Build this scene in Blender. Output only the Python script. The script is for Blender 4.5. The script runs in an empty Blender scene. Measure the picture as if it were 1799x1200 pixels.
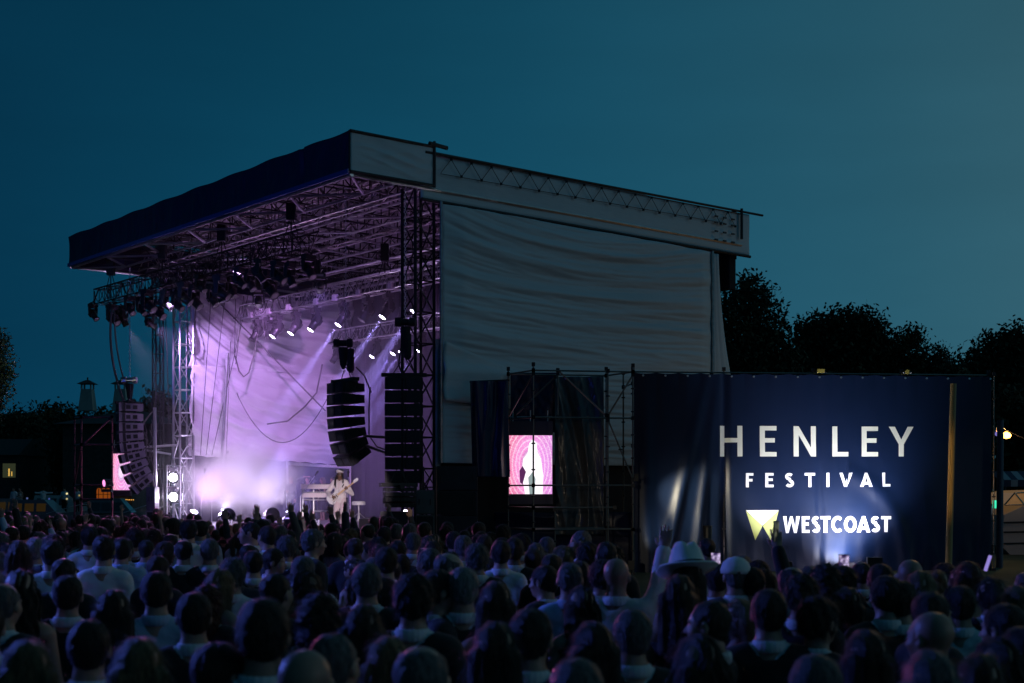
import bpy, bmesh, math, random, numpy as np
from mathutils import Vector, Matrix, noise as mnoise
random.seed(7); np.random.seed(7)
SC = bpy.context.scene; COL = SC.collection
R = math.radians
EYE = 2.25                       # camera height above the lawn
# ------------------------------------------------------------------ camera
cam_d = bpy.data.cameras.new('camera'); cam = bpy.data.objects.new('camera', cam_d); COL.objects.link(cam)
cam.location = (0, 0, EYE); cam.rotation_euler = (R(90), 0, 0)
cam_d.sensor_width = 36; cam_d.lens = 2400/1799*36; cam_d.shift_y = 262/1799
cam_d.clip_start = .1; cam_d.clip_end = 3000
cam_d.dof.use_dof = True; cam_d.dof.focus_distance = 40; cam_d.dof.aperture_fstop = 3.0
SC.camera = cam
# ------------------------------------------------------------------ view
SC.render.engine = 'CYCLES'
SC.view_settings.view_transform = 'Standard'; SC.view_settings.look = 'None'
SC.view_settings.exposure = 0; SC.view_settings.gamma = 1
cy = SC.cycles
cy.max_bounces = 6; cy.diffuse_bounces = 3; cy.glossy_bounces = 2; cy.volume_bounces = 1; cy.transparent_max_bounces = 12
cy.use_denoising = True; cy.sample_clamp_indirect = 4; cy.volume_step_rate = 1.5; cy.volume_max_steps = 128
# ------------------------------------------------------------------ dusk sky (afterglow low on the right)
world = bpy.data.worlds.new('World'); SC.world = world; world.use_nodes = True
nt = world.node_tree; N = nt.nodes; L = nt.links; N.clear()
wo = N.new('ShaderNodeOutputWorld'); bg = N.new('ShaderNodeBackground'); L.new(bg.outputs[0], wo.inputs[0])
tc = N.new('ShaderNodeTexCoord'); dp = N.new('ShaderNodeVectorMath'); dp.operation = 'DOT_PRODUCT'
L.new(tc.outputs['Generated'], dp.inputs[0])
az, el = R(72), R(7)
dp.inputs[1].default_value = (math.sin(az)*math.cos(el), math.cos(az)*math.cos(el), math.sin(el))
ac = N.new('ShaderNodeMath'); ac.operation = 'ARCCOSINE'; L.new(dp.outputs['Value'], ac.inputs[0])
mr = N.new('ShaderNodeMapRange'); L.new(ac.outputs[0], mr.inputs[0]); mr.inputs[1].default_value = 0; mr.inputs[2].default_value = math.pi
rp = N.new('ShaderNodeValToRGB'); L.new(mr.outputs[0], rp.inputs[0])
cr = rp.color_ramp; cr.interpolation = 'B_SPLINE'
stops = [(0, (.050, .115, .150)), (36, (.055, .138, .175)), (48, (.044, .142, .190)), (57, (.024, .124, .188)), (70, (.0065, .090, .160)), (86, (.0025, .051, .106)), (100, (.0015, .031, .070)), (125, (.0015, .014, .030)), (180, (.0015, .011, .022))]
while len(cr.elements) < len(stops): cr.elements.new(.5)
for e, (a, c) in zip(cr.elements, stops): e.position = a/180; e.color = (*c, 1)
sep = N.new('ShaderNodeSeparateXYZ'); L.new(tc.outputs['Generated'], sep.inputs[0])
m2 = N.new('ShaderNodeMapRange'); L.new(sep.outputs[2], m2.inputs[0])
m2.inputs[1].default_value = -.05; m2.inputs[2].default_value = .55; m2.inputs[3].default_value = 1.0; m2.inputs[4].default_value = .50
sn = N.new('ShaderNodeTexNoise'); sn.inputs['Scale'].default_value = 3.2; sn.inputs['Detail'].default_value = 6; smp = N.new('ShaderNodeMapping'); smp.inputs['Scale'].default_value = (1, 1, 4)
L.new(tc.outputs['Generated'], smp.inputs[0]); L.new(smp.outputs[0], sn.inputs['Vector'])
m3 = N.new('ShaderNodeMapRange'); L.new(sn.outputs[0], m3.inputs[0]); m3.inputs[1].default_value = .3; m3.inputs[2].default_value = .7; m3.inputs[3].default_value = .93; m3.inputs[4].default_value = 1.07
m4 = N.new('ShaderNodeMath'); m4.operation = 'MULTIPLY'; L.new(m2.outputs[0], m4.inputs[0]); L.new(m3.outputs[0], m4.inputs[1])
L.new(rp.outputs[0], bg.inputs[0]); L.new(m4.outputs[0], bg.inputs[1])
sky_sun = bpy.data.lights.new('afterglow_sun', 'SUN'); sky_sun.energy = .05; sky_sun.angle = R(20); sky_sun.color = (.7, .85, 1)
so = bpy.data.objects.new('afterglow_sun', sky_sun); COL.objects.link(so)
so.rotation_euler = Vector((math.sin(R(100)), math.cos(R(100)), .25)).to_track_quat('Z', 'Y').to_euler()

# ------------------------------------------------------------------ helpers
def W(px, py, s):            # a point of the place seen at photo pixel (px,py) whose scale is s pixels per metre
    return Vector(((px-899.5)/s, 2400/s, EYE+(862-py)/s))
OX, OY = -4.2, 35.3; AX, AY = -.632, .775; BX, BY = .775, .632
def S(a, b, z):              # stage frame: a = along the front to the left, b = towards the back, z = height above ground
    return Vector((OX+AX*a+BX*b, OY+AY*a+BY*b, z))
def stage_a(px, b):          # a of the point of line b seen at column px
    t = (px-899.5)/2400
    return (OX+BX*b - t*(OY+BY*b))/(t*AY-AX)
STAGE_YAW = math.atan2(AY, AX)
class MB:
    def __init__(s): s.v = []; s.f = []; s.mi = []; s.m = 0
    def quad(s, *p):
        n = len(s.v); s.v += [tuple(q) for q in p]; s.f.append(tuple(range(n, n+len(p)))); s.mi.append(s.m); return s
    def prism(s, base, top):
        n = len(s.v); k = len(base); s.v += [tuple(p) for p in base]+[tuple(p) for p in top]
        fs = [tuple(n+i for i in range(k))[::-1], tuple(n+k+i for i in range(k))]+[(n+i, n+(i+1) % k, n+k+(i+1) % k, n+k+i) for i in range(k)]
        s.f += fs; s.mi += [s.m]*len(fs); return s
    def obox(s, c, ux, uy, uz):  # centre and half-axes
        c, ux, uy, uz = Vector(c), Vector(ux), Vector(uy), Vector(uz)
        b = [c-ux-uy-uz, c+ux-uy-uz, c+ux+uy-uz, c-ux+uy-uz]
        return s.prism(b, [p+2*uz for p in b])
    def box(s, x0, x1, y0, y1, z0, z1):
        return s.prism([(x0, y0, z0), (x1, y0, z0), (x1, y1, z0), (x0, y1, z0)], [(x0, y0, z1), (x1, y0, z1), (x1, y1, z1), (x0, y1, z1)])
    def sbox(s, a0, a1, b0, b1, z0, z1):  # box in the stage frame
        return s.prism([S(a0, b0, z0), S(a0, b1, z0), S(a1, b1, z0), S(a1, b0, z0)], [S(a0, b0, z1), S(a0, b1, z1), S(a1, b1, z1), S(a1, b0, z1)])
    def tube(s, p0, p1, r0, r1=None, n=6, cap=True):
        r1 = r0 if r1 is None else r1
        p0, p1 = Vector(p0), Vector(p1); d = (p1-p0)
        if d.length < 1e-6: return s
        d.normalize(); u = d.orthogonal().normalized(); w = d.cross(u)
        k = len(s.v)
        for p, r in ((p0, r0), (p1, r1)):
            for i in range(n):
                t = 2*math.pi*(i+.5)/n; s.v.append(tuple(p+(u*math.cos(t)+w*math.sin(t))*r))
        fs = [(k+i, k+(i+1) % n, k+n+(i+1) % n, k+n+i) for i in range(n)]
        if cap: fs += [tuple(k+i for i in range(n))[::-1], tuple(k+n+i for i in range(n))]
        s.f += fs; s.mi += [s.m]*len(fs); return s
    def path(s, pts, r, n=6):
        pts = [Vector(p) for p in pts]; k = len(s.v); rr = r if hasattr(r, '__len__') else [r]*len(pts)
        u = None
        for j, p in enumerate(pts):
            d = (pts[min(j+1, len(pts)-1)]-pts[max(j-1, 0)]).normalized()
            if u is None: u = d.orthogonal().normalized()
            u = (u-d*u.dot(d)).normalized(); w = d.cross(u)
            for i in range(n):
                t = 2*math.pi*i/n; s.v.append(tuple(p+(u*math.cos(t)+w*math.sin(t))*rr[j]))
        for j in range(len(pts)-1):
            for i in range(n):
                s.f.append((k+j*n+i, k+j*n+(i+1) % n, k+(j+1)*n+(i+1) % n, k+(j+1)*n+i)); s.mi.append(s.m)
        s.f += [tuple(k+i for i in range(n))[::-1], tuple(k+(len(pts)-1)*n+i for i in range(n))]; s.mi += [s.m]*2
        return s
    def lathe(s, c, axis, prof, n=16):    # prof: list of (distance along axis, radius)
        c = Vector(c); d = Vector(axis).normalized(); u = d.orthogonal().normalized(); w = d.cross(u); k = len(s.v)
        for h, r in prof:
            for i in range(n):
                t = 2*math.pi*i/n; s.v.append(tuple(c+d*h+(u*math.cos(t)+w*math.sin(t))*max(r, 1e-4)))
        for j in range(len(prof)-1):
            for i in range(n):
                s.f.append((k+j*n+i, k+j*n+(i+1) % n, k+(j+1)*n+(i+1) % n, k+(j+1)*n+i)); s.mi.append(s.m)
        s.f += [tuple(k+i for i in range(n))[::-1], tuple(k+(len(prof)-1)*n+i for i in range(n))]; s.mi += [s.m]*2
        return s
    def truss(s, p0, p1, w, h, step=.6, r=.028, rb=.014, up=(0, 0, 1), n=5):   # box truss, chords and zigzag webs
        p0, p1 = Vector(p0), Vector(p1); d = p1-p0; ln = d.length; d.normalize()
        up = Vector(up); side = d.cross(up).normalized(); up = side.cross(d).normalized()
        c = [side*sx*w/2+up*sz*h/2 for sx, sz in ((-1, -1), (1, -1), (1, 1), (-1, 1))]
        for q in c: s.tube(p0+q, p1+q, r, n=n)
        k = max(2, round(ln/step))
        for i in range(k):
            a, b = p0+d*ln*i/k, p0+d*ln*(i+1)/k
            for j in range(4):
                q0, q1 = c[j], c[(j+1) % 4]
                if i % 2: q0, q1 = q1, q0
                s.tube(a+q0, b+q1, rb, n=4, cap=False)
                s.tube(a+q0, a+q1, rb, n=4, cap=False)
        return s
    def flat_truss(s, p0, p1, h, step=.6, r=.03, rb=.016, n=5, up=(0, 0, 1)):
        p0, p1 = Vector(p0), Vector(p1); d = p1-p0; ln = d.length; d.normalize(); up = Vector(up)*h/2
        s.tube(p0+up, p1+up, r, n=n); s.tube(p0-up, p1-up, r, n=n); k = max(2, round(ln/step))
        for i in range(k):
            a, b = p0+d*ln*i/k, p0+d*ln*(i+1)/k
            q = up if i % 2 else -up; s.tube(a+q, b-q, rb, n=4, cap=False); s.tube(a+up, a-up, rb, n=4, cap=False)
        return s
    def mesh(s, name, off=(0, 0, 0), smooth=False):
        me = bpy.data.meshes.new(name); o = Vector(off)
        me.from_pydata([tuple(Vector(p)-o) for p in s.v], [], s.f); me.update()
        if smooth: me.shade_smooth()
        return me
    def build(s, name, mat, parent=None, off=None, smooth=False):
        if off is None: off = parent_off(parent) if parent else (0, 0, 0)
        me = s.mesh(name, off, smooth)
        mats = mat if isinstance(mat, (list, tuple)) else [mat]
        for m in mats: me.materials.append(m)
        if len(mats) > 1:
            for p, i in zip(me.polygons, s.mi): p.material_index = i
        o = bpy.data.objects.new(name, me); COL.objects.link(o)
        if parent: o.parent = parent
        else: o.location = off
        return o
def parent_off(p):
    v = Vector((0, 0, 0))
    while p: v += p.location; p = p.parent
    return v
def tag(o, label=None, cat=None, group=None, kind=None):
    if label: o['label'] = label
    if cat: o['category'] = cat
    if group: o['group'] = group
    if kind: o['kind'] = kind
    return o
def thing(name, label, cat, loc=(0, 0, 0), group=None):
    o = bpy.data.objects.new(name, None); COL.objects.link(o); o.location = loc; o.empty_display_size = .1
    return tag(o, label, cat, group)
def copy_tree(o, parent=None):
    c = o.copy(); COL.objects.link(c); c.parent = parent
    for ch in [x for x in KIDS.get(o.name, ())] or list(o.children): copy_tree(ch, c)
    return c
KIDS = {}
def grid_obj(fn, nu, nv, name, mat, parent=None, off=None, thick=0, smooth=True):   # fn(u,v) -> point; a cloth sheet
    b = MB()
    for j in range(nv+1):
        for i in range(nu+1): b.v.append(tuple(fn(i/nu, j/nv)))
    for j in range(nv):
        for i in range(nu):
            k = j*(nu+1)+i; b.f.append((k, k+1, k+nu+2, k+nu+1)); b.mi.append(0)
    o = b.build(name, mat, parent, off, smooth)
    if thick:
        m = o.modifiers.new('thickness', 'SOLIDIFY'); m.thickness = thick
    return o
def nz(x, y=0., z=0.): return mnoise.noise(Vector((x, y, z)))
def ridge(x, y, z=0.): return 1-abs(mnoise.noise(Vector((x, y, z))))*2

# ------------------------------------------------------------------ materials
def mat(name, col, rough=.6, metal=0, emit=None, estr=0, vary=.0, vscale=3, bump=0, bscale=20, stretch=(1, 1, 1), sheen=0, coat=0, trans=0):
    m = bpy.data.materials.new(name); m.use_nodes = True; t = m.node_tree; n = t.nodes; l = t.links; p = n['Principled BSDF']
    p.inputs['Base Color'].default_value = (*col, 1); p.inputs['Roughness'].default_value = rough; p.inputs['Metallic'].default_value = metal
    if coat: p.inputs['Coat Weight'].default_value = coat
    if sheen: p.inputs['Sheen Weight'].default_value = sheen
    if emit: p.inputs['Emission Color'].default_value = (*emit, 1); p.inputs['Emission Strength'].default_value = estr
    c = n.new('ShaderNodeTexCoord'); mp = n.new('ShaderNodeMapping'); l.new(c.outputs['Object'], mp.inputs[0]); mp.inputs['Scale'].default_value = stretch
    if vary:
        t1 = n.new('ShaderNodeTexNoise'); t1.inputs['Scale'].default_value = vscale; t1.inputs['Detail'].default_value = 5; l.new(mp.outputs[0], t1.inputs['Vector'])
        r = n.new('ShaderNodeMapRange'); l.new(t1.outputs[0], r.inputs[0]); r.inputs[1].default_value = .3; r.inputs[2].default_value = .7; r.inputs[3].default_value = 1-vary; r.inputs[4].default_value = 1+vary
        mx = n.new('ShaderNodeVectorMath'); mx.operation = 'SCALE'; mx.inputs[0].default_value = col; l.new(r.outputs[0], mx.inputs['Scale']); l.new(mx.outputs[0], p.inputs['Base Color'])
    if bump:
        t2 = n.new('ShaderNodeTexNoise'); t2.inputs['Scale'].default_value = bscale; t2.inputs['Detail'].default_value = 4; l.new(mp.outputs[0], t2.inputs['Vector'])
        bp = n.new('ShaderNodeBump'); bp.inputs['Strength'].default_value = bump; bp.inputs['Distance'].default_value = .02; l.new(t2.outputs[0], bp.inputs['Height']); l.new(bp.outputs[0], p.inputs['Normal'])
    return m
def emis(name, col, st): return mat(name, (.02, .02, .02), .5, emit=col, estr=st)
# ================================================================== materials in use
M_alu = mat('aluminium_truss', (.55, .55, .58), .35, .9, vary=.15)
M_steel = mat('galvanised_steel', (.4, .38, .38), .4, .8, vary=.25, vscale=6)
M_darksteel = mat('black_steel', (.04, .04, .045), .5, .6)
M_black = mat('black_paint', (.012, .012, .014), .45, vary=.2)
M_blackmat = mat('black_drape', (.018, .018, .024), .95, vary=.3, bump=.3, bscale=4, stretch=(1, 1, .1))
M_rooftarp = mat('grey_roof_vinyl', (.17, .16, .18), .55, vary=.12, bump=.15, bscale=8)
M_sidetarp = mat('grey_wall_tarp', (.50, .62, .68), .6, vary=.06, vscale=1, bump=.7, bscale=9, stretch=(.16, .16, 1))
M_fascia = mat('navy_fascia_vinyl', (.012, .016, .06), .5, vary=.12)
M_piping = mat('blue_piping', (.03, .07, .30), .4)
M_whitewall = mat('white_side_sheet', (.62, .60, .64), .5, vary=.05, bump=.4, bscale=22, stretch=(.3, .3, 1))
M_deck = mat('stage_deck_floor', (.35, .34, .36), .35, vary=.2)
M_backdrop = mat('dark_backdrop_cloth', (.07, .065, .10), .9, vary=.25, vscale=2, stretch=(1, 1, .15))
M_cable = mat('black_cable', (.02, .02, .025), .5)
M_chain = mat('chain_steel', (.5, .52, .6), .35, .9)
M_speaker = mat('speaker_cabinet', (.018, .018, .022), .55, vary=.25, vscale=8, bump=.2, bscale=90)
M_grille = mat('speaker_grille', (.03, .03, .035), .6, .4, bump=.4, bscale=160)
M_greybox = mat('array_rear_metal', (.45, .42, .46), .45, .3, vary=.15, vscale=10)
M_white = mat('white_paint', (.8, .8, .8), .4, vary=.05)

# ================================================================== the stage
Z0, Z1 = 10.49, 11.57          # front roof edge
stage = thing('concert_stage', 'large open festival stage with dark blue roof fascia and grey tarpaulin side wall', 'stage', tuple(S(9, 5, 0)))
d = MB(); d.sbox(.8, 18.2, 1.0, 11.5, .9, 1.05)
d.build('stage_floor', M_deck, stage)
sk = MB(); sk.sbox(.9, 18.1, 1.06, 1.1, .02, .895)
sk.build('front_skirt', M_blackmat, stage)

def tower(a, b, w, z0, z1, nm='tower', mt=M_alu, r=.045, st=.85):
    t = MB(); t.truss(S(a, b, z0), S(a, b, z1), w, w, st, r, .022, up=(AX, AY, 0)); 
    p = t.build(nm, mt, stage)
    q = MB(); q.obox(S(a, b, z0-.12), (w*.8, 0, 0), (0, w*.8, 0), (0, 0, .12)); q.build('base_plate', M_darksteel, p)
    return p
tower(17.95, 4.0, .55, .9, 10.35)
tower(.55, 2.55, .62, .3, 10.5, mt=M_darksteel)
tower(.55, 11.6, .55, .3, 10.4, mt=M_darksteel); tower(17.95, 11.9, .55, .3, 10.4, mt=M_darksteel)
# a darker inner support mast beside the left tower
t = MB(); t.truss(S(18.45, 3.2, .9), S(18.45, 3.2, 10.3), .3, .3, .7, .03, .016, up=(AX, AY, 0)); t.build('mast', M_darksteel, stage)

# roof frame
fr = MB()
for b in (2.75, 5.6, 8.5, 11.4, 14.6):
    fr.truss(S(0.25, b, 10.85), S(18.8, b, 10.85), .35, .62, .9, .035, .02)
fr.build('main_rafters', M_steel, stage)
fr = MB()
for i in range(14):
    a = .7+i*1.38
    fr.flat_truss(S(a, .1, 10.95), S(a, 15.2, 10.95), .62, .62, .03, .018)
fr.build('cross_rafters', M_darksteel, stage)
fr = MB()
fr.tube(S(0, .08, Z0-.06), S(19, .08, Z0-.06), .055); fr.tube(S(0.05, 0, Z0-.06), S(.05, 15.2, Z0-.16), .05)
fr.tube(S(18.95, 0, Z0-.06), S(18.95, 15, Z0-.16), .05)
for b in (1.45, 2.9, 4.3): fr.tube(S(.1, b, Z0-.1), S(18.9, b, Z0-.1), .04)
for i in range(6):
    a0 = .05+i*3.15
    fr.tube(S(a0, .1, Z0-.1), S(a0+1.55, 1.45, Z0-.1), .04); fr.tube(S(a0+3.1, .1, Z0-.1), S(a0+1.6, 1.45, Z0-.1), .04)
    fr.tube(S(a0, 4.3, Z0-.12), S(a0+1.55, 2.9, Z0-.12), .035)
for b in (6.6, 8, 9.5, 11): fr.tube(S(.2, b, 10.42), S(18.8, b, 10.42), .04)
for i in range(8): fr.tube(S(.6+i*2.3, 4.4, 10.45), S(2.0+i*2.3, 9, 10.5), .028)
fr.build('roof_bracing', M_alu, stage)
# roof skin: scalloped between ribs along the front, continuing flat to the back
def roof_fn(u, v):
    a = u*19; b = .12+v*15.1
    z = 11.52 + .13*abs(math.sin(math.pi*(a-.2)/2.35))*min(1, v*9+.15) + .25*min(1, v*6)*(1-v*.5) - .35*max(0, v-.1)
    z += .03*nz(a*.7, b*.7)
    if a < 2.6: z = min(z, 11.55)-.05
    if a < .2: z = 11.34
    return S(a, b, z)
grid_obj(roof_fn, 150, 30, 'roof_skin', M_rooftarp, stage, thick=.012)
# front fascia
def fas_fn(u, v):
    a = u*19; top = 11.55-.02*math.sin(a*2.7) ; z = Z0+(top-Z0)*v
    o = .05*math.sin(v*math.pi)*ridge(a*1.2, v*.7+3) + .035*ridge(a*2.6+v*.8, v*.5)*(1-abs(2*v-1)**2) + .025*nz(a*.4, v)
    if abs(a-2.35) < .12: o += .05
    return S(a, -.03+o, z)
grid_obj(fas_fn, 300, 14, 'front_fascia', M_fascia, stage, thick=.01)
fp = MB(); fp.obox(S(9.5, -.05, Z0+.01), Vector((AX, AY, 0))*9.52, Vector((BX, BY, 0))*.02, (0, 0, .06)); fp.build('fascia_edge', M_piping, stage)
# overhang return panel on the right, then the long side fascia
def ov_fn(u, v):
    b = u*2.62; z = 10.52+(11.53-10.52)*v + (.03*u if v > .5 else 0)
    o = .05*math.sin(math.pi*u)*math.sin(math.pi*v)*ridge(b*.5, z*3.2+b*.5) + .02*nz(b*2, z*7)
    return S(-.02-o, b+.02, z)
grid_obj(ov_fn, 50, 40, 'return_panel', M_sidetarp, stage, thick=.01)
fp = MB()
for z in (10.5, 11.55): fp.tube(S(-.03, 0, z), S(-.03, 2.68, z), .045)
fp.tube(S(-.04, 2.68, 10.45), S(-.04, 2.68, 11.7), .04); fp.tube(S(0, 0, 10.5), S(0, 0, 11.57), .03); fp.tube(S(-.05, 2.5, 11.62), S(-.05, 3.1, 11.58), .06)
fp.build('panel_frame', M_darksteel, stage)
def sf_fn(u, v):
    b = 2.3+u*13.3; z = 10.12+(11.33-10.12)*v+.05*u*v-.12*u*(1-v)
    o = .035*math.sin(math.pi*v)*nz(b*.5, z*1.2)+.01*nz(b*3, z*3)
    return S(.06-o, b, z)
grid_obj(sf_fn, 90, 10, 'side_fascia', M_sidetarp, stage, thick=.01)
fp = MB()
fp.tube(S(.02, 2.3, 10.1), S(.02, 15.6, 9.98), .05); fp.tube(S(.0, 2.4, 11.38), S(.0, 16.2, 11.42), .04)
fp.tube(S(-.02, 2.9, 10.86), S(-.02, 14.3, 10.93), .010)
k = 34
for i in range(k):
    b0 = 2.9+i*(11.9/k); b1 = b0+11.9/k; zt, zb = 11.3, 10.88
    p, q = (zt, zb) if i % 2 else (zb, zt)
    fp.tube(S(-.03, b0, p), S(-.03, b1, q), .009); fp.obox(S(-.035, b1, q), (.035, 0, 0), (0, .035, 0), (0, 0, .03))
for b in (13.9, 14.3, 14.7):
    for z in (10.35, 10.62, 10.9, 11.1): fp.obox(S(-.03, b, z), Vector((BX, BY, 0))*.07, Vector((AX, AY, 0))*.02, (0, 0, .025))
fp.tube(S(-.05, 15.1, 10.5), S(-.05, 15.1, 11.5), .05)
fp.build('side_rail', M_darksteel, stage)
def lf(u, v):
    b = u*15.2; z_ = 10.42 if b < 3.6 else 9.7; return S(19.0+.03*nz(b*.8, v), b, z_+v*(11.54-z_))
grid_obj(lf, 40, 6, 'left_fascia', M_fascia, stage, thick=.01)
rb = MB(); rb.sbox(.3, 18.95, 15.15, 15.25, 9.9, 11.5); rb.build('rear_fascia', M_blackmat, stage)
# outside side-wall sheet with horizontal sagging folds
def sw_fn(u, v):
    b = 2.95+u*10.75; zt = 10.05-.13*u; z = zt-v*(zt-3.0); dp = zt-z; t = u
    p = dp-1.35*4*t*(1-t)**1.3*math.exp(-dp/1.7)
    o = .19*math.exp(-dp/3.5)*ridge(p*1.1, b*.06)*min(1, dp*1.5)+.08*ridge(p*1.9+.15*nz(b*.3), b*.09, 4)+.045*ridge(p*6, b*.35, 8)+.02*ridge(p*13, b*.9, 3)+.05*nz(p*.8, b*.2)
    o *= min(1, u*14+.15)*min(1, (1-u)*16+.1)
    return S(.02-o, b, z)
grid_obj(sw_fn, 110, 190, 'side_wall', M_sidetarp, stage, thick=.01)
def sw2(u, v):      # loose flap crossing low on the wall
    b = 2.9+u*4.6; z = 6.3-1.2*u-v*(1.6-.9*u); return S(-.14-.08*ridge(v*2+u, u*.5), b, z)
grid_obj(sw2, 40, 16, 'wall_flap', M_sidetarp, stage, thick=.01)
MB().tube(S(-.05, 2.9, 3.0), S(-.05, 2.9, 10.1), .045).build('wall_edge_pipe', M_steel, stage); MB().tube(S(-.05, 13.75, 2.9), S(-.05, 13.7, 9.95), .05).build('wall_edge_pipe', M_steel, stage)
def tail(u, v):
    z = 9.9-v*7.2; w = .25+1.6*v*v+.2*v; return S(.05-.12*math.sin(u*3)*v-.04*ridge(u*3, v), 13.8+u*w, z)
grid_obj(tail, 10, 40, 'corner_sheet', M_sidetarp, stage, thick=.01)
bk = MB(); bk.sbox(.3, 18.7, 14.9, 15.2, 8.9, 10.6); bk.build('rear_roof_drape', M_blackmat, stage)
# left side wall sheet, lit from inside; opening behind at the low right end
def lw(b, z):
    u = b-4.1
    p = z-2.6*math.exp(-u/2.6)
    o = .34*ridge(p*.62, u*.12, 2)+.15*ridge(p*1.5+.2*nz(u*.5, z*.5), u*.15, 5)+.045*ridge(p*4.5, u*.5, 9)+.18*nz(u*.35, z*.35)
    return o
def lw_up(u, v):
    b = 4.15+u*7.3; z = 10.1-v*(10.1-6.95); return S(18.1-lw(b, z), b, z-.25*math.sin(u*math.pi)*(1-v))
grid_obj(lw_up, 110, 90, 'inner_side_sheet', M_whitewall, stage, thick=.01)
def lw_lo(u, v):
    b = 4.15+u*7.3; zb = 3.55-.3*u; z = 7.0-v*(7.0-zb); return S(18.02-lw(b, z*1.15+2), b, z+.05*abs(math.sin(u*30))*v)
grid_obj(lw_lo, 110, 90, 'inner_side_sheet', M_whitewall, stage, thick=.01)
def lcur(u, v):
    b = 4.1+u*4.4; z = 3.75-v*2.7; return S(18.25-.07*math.sin(b*9)-.05*nz(b*5, z*.3), b, z)
grid_obj(lcur, 120, 6, 'lower_curtain', M_backdrop, stage, thick=.01)
fp = MB(); fp.tube(S(17.9, 8.5, 3.33), S(17.9, 11.4, 3.2), .06); fp.tube(S(17.9, 8.45, 1.05), S(17.9, 8.45, 3.5), .04); fp.tube(S(17.9, 11.4, 1.05), S(17.9, 11.4, 3.3), .04)
fp.build('side_opening_frame', M_white, stage)
fp = MB(); fp.sbox(18.9, 19.0, 8.4, 12.3, 1, 3.6); fp.build('side_opening_backing', M_blackmat, stage)
def bw(u, v):
    a = 18.1-u*17.4; z = 10.1-v*9.05; return S(a, 11.55-.06*math.sin(a*6.5+nz(a*2)*3)*(.5+.5*v)-.06*nz(a*1.3, z*.3), z)
grid_obj(bw, 300, 10, 'back_wall', M_backdrop, stage, thick=.01)
# inner face of the right side wall: black drape with a white sheet strip by the tower
fp = MB(); fp.sbox(.18, .22, 3.1, 11.4, 1, 10.0); fp.build('right_inner_drape', M_blackmat, stage)
def rsheet(u, v):
    b = 2.95+u*1.3; return S(.32+.05*math.sin(b*14), b, 6.4-v*4.6)
grid_obj(rsheet, 40, 8, 'right_edge_sheet', M_white, stage, thick=.01)

# ================================================================== cables, chains, hoists
def cable(name, pts, r, m, label, cat='cable', group=None, n=5):
    o = MB().path(pts, r, n).build(name, m, None, tuple(pts[0]), True); return tag(o, label, cat, group)
def sag(p0, p1, s, n=14):
    p0, p1 = Vector(p0), Vector(p1); return [p0.lerp(p1, i/n)-Vector((0, 0, 4*s*(i/n)*(1-i/n))) for i in range(n+1)]
def chain(px, s, y0, y1, label, m=M_chain):
    p0, p1 = W(px, y0, s), W(px, y1, s); b = MB(); n = int((p0-p1).length/.075)
    for i in range(n):
        c = p0.lerp(p1, (i+.5)/n); x = Vector((1, 0, 0)) if i % 2 else Vector((0, 1, 0))
        b.path([c+Vector((0, 0, .045)), c+x*.024+Vector((0, 0, .02)), c+x*.024-Vector((0, 0, .02)), c-Vector((0, 0, .045)), c-x*.024-Vector((0, 0, .02)), c-x*.024+Vector((0, 0, .02)), c+Vector((0, 0, .045))], .009, 4)
    return tag(b.build('hoist_chain', m, None, tuple(p0)), label, 'chain', 'chains holding the hanging loudspeakers')
def hoist(px, py, s, label, m=M_darksteel):
    c = W(px, py, s); t = thing('chain_hoist', label, 'hoist', tuple(c), 'chain hoists')
    b = MB(); b.lathe(c+Vector((-.28, 0, 0)), (1, 0, 0), [(0, .05), (.01, .12), (.16, .13), (.18, .09), (.38, .09), (.4, .13), (.54, .12), (.56, .05)], 14); b.build('motor_body', m, t)
    b = MB(); b.lathe(c-Vector((0, 0, .12)), (0, 0, -1), [(0, .13), (.1, .14), (.5, .09), (.62, .03)], 12); b.build('chain_bag', M_blackmat, t)
    b = MB(); b.path([c-Vector((.05, 0, .6)), c-Vector((.0, 0, .72)), c-Vector((-.06, 0, .78)), c-Vector((0, 0, .86))], .018); b.build('hook', M_steel, t)
    return t
chain(228, 49, 470, 664, 'long pale chain hanging at the far left of the stage')
chain(607.5, 62, 330, 596, 'blue-lit chain holding the middle speaker array'); chain(712, 66, 335, 560, 'blue-lit chain holding the speaker array beside the tower')
hoist(228, 668, 49, 'silver chain motor above the leftmost speaker array', M_alu)
hoist(603, 603, 62, 'black chain motor above the middle speaker array'); hoist(712, 566, 66, 'black chain motor beside the dark lattice tower')
for px, s, y0, y1, lb in ((616, 62, 612, 655, 'small black bag hanging above the middle speaker array'), (716, 66, 585, 632, 'small black bag hanging next to the dark lattice tower')):
    c0, c1 = W(px, y0, s), W(px, y1, s); b = MB(); b.lathe(c0, (0, 0, -1), [(0, .05), (.03, .1), ((c0-c1).length*.9, .105), ((c0-c1).length, .04)], 12)
    b.path([c0, c0+Vector((-.08, 0, .25))], .012); tag(b.build('chain_bag', M_blackmat, None, tuple(c0), True), lb, 'bag', 'chain bags')

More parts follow.
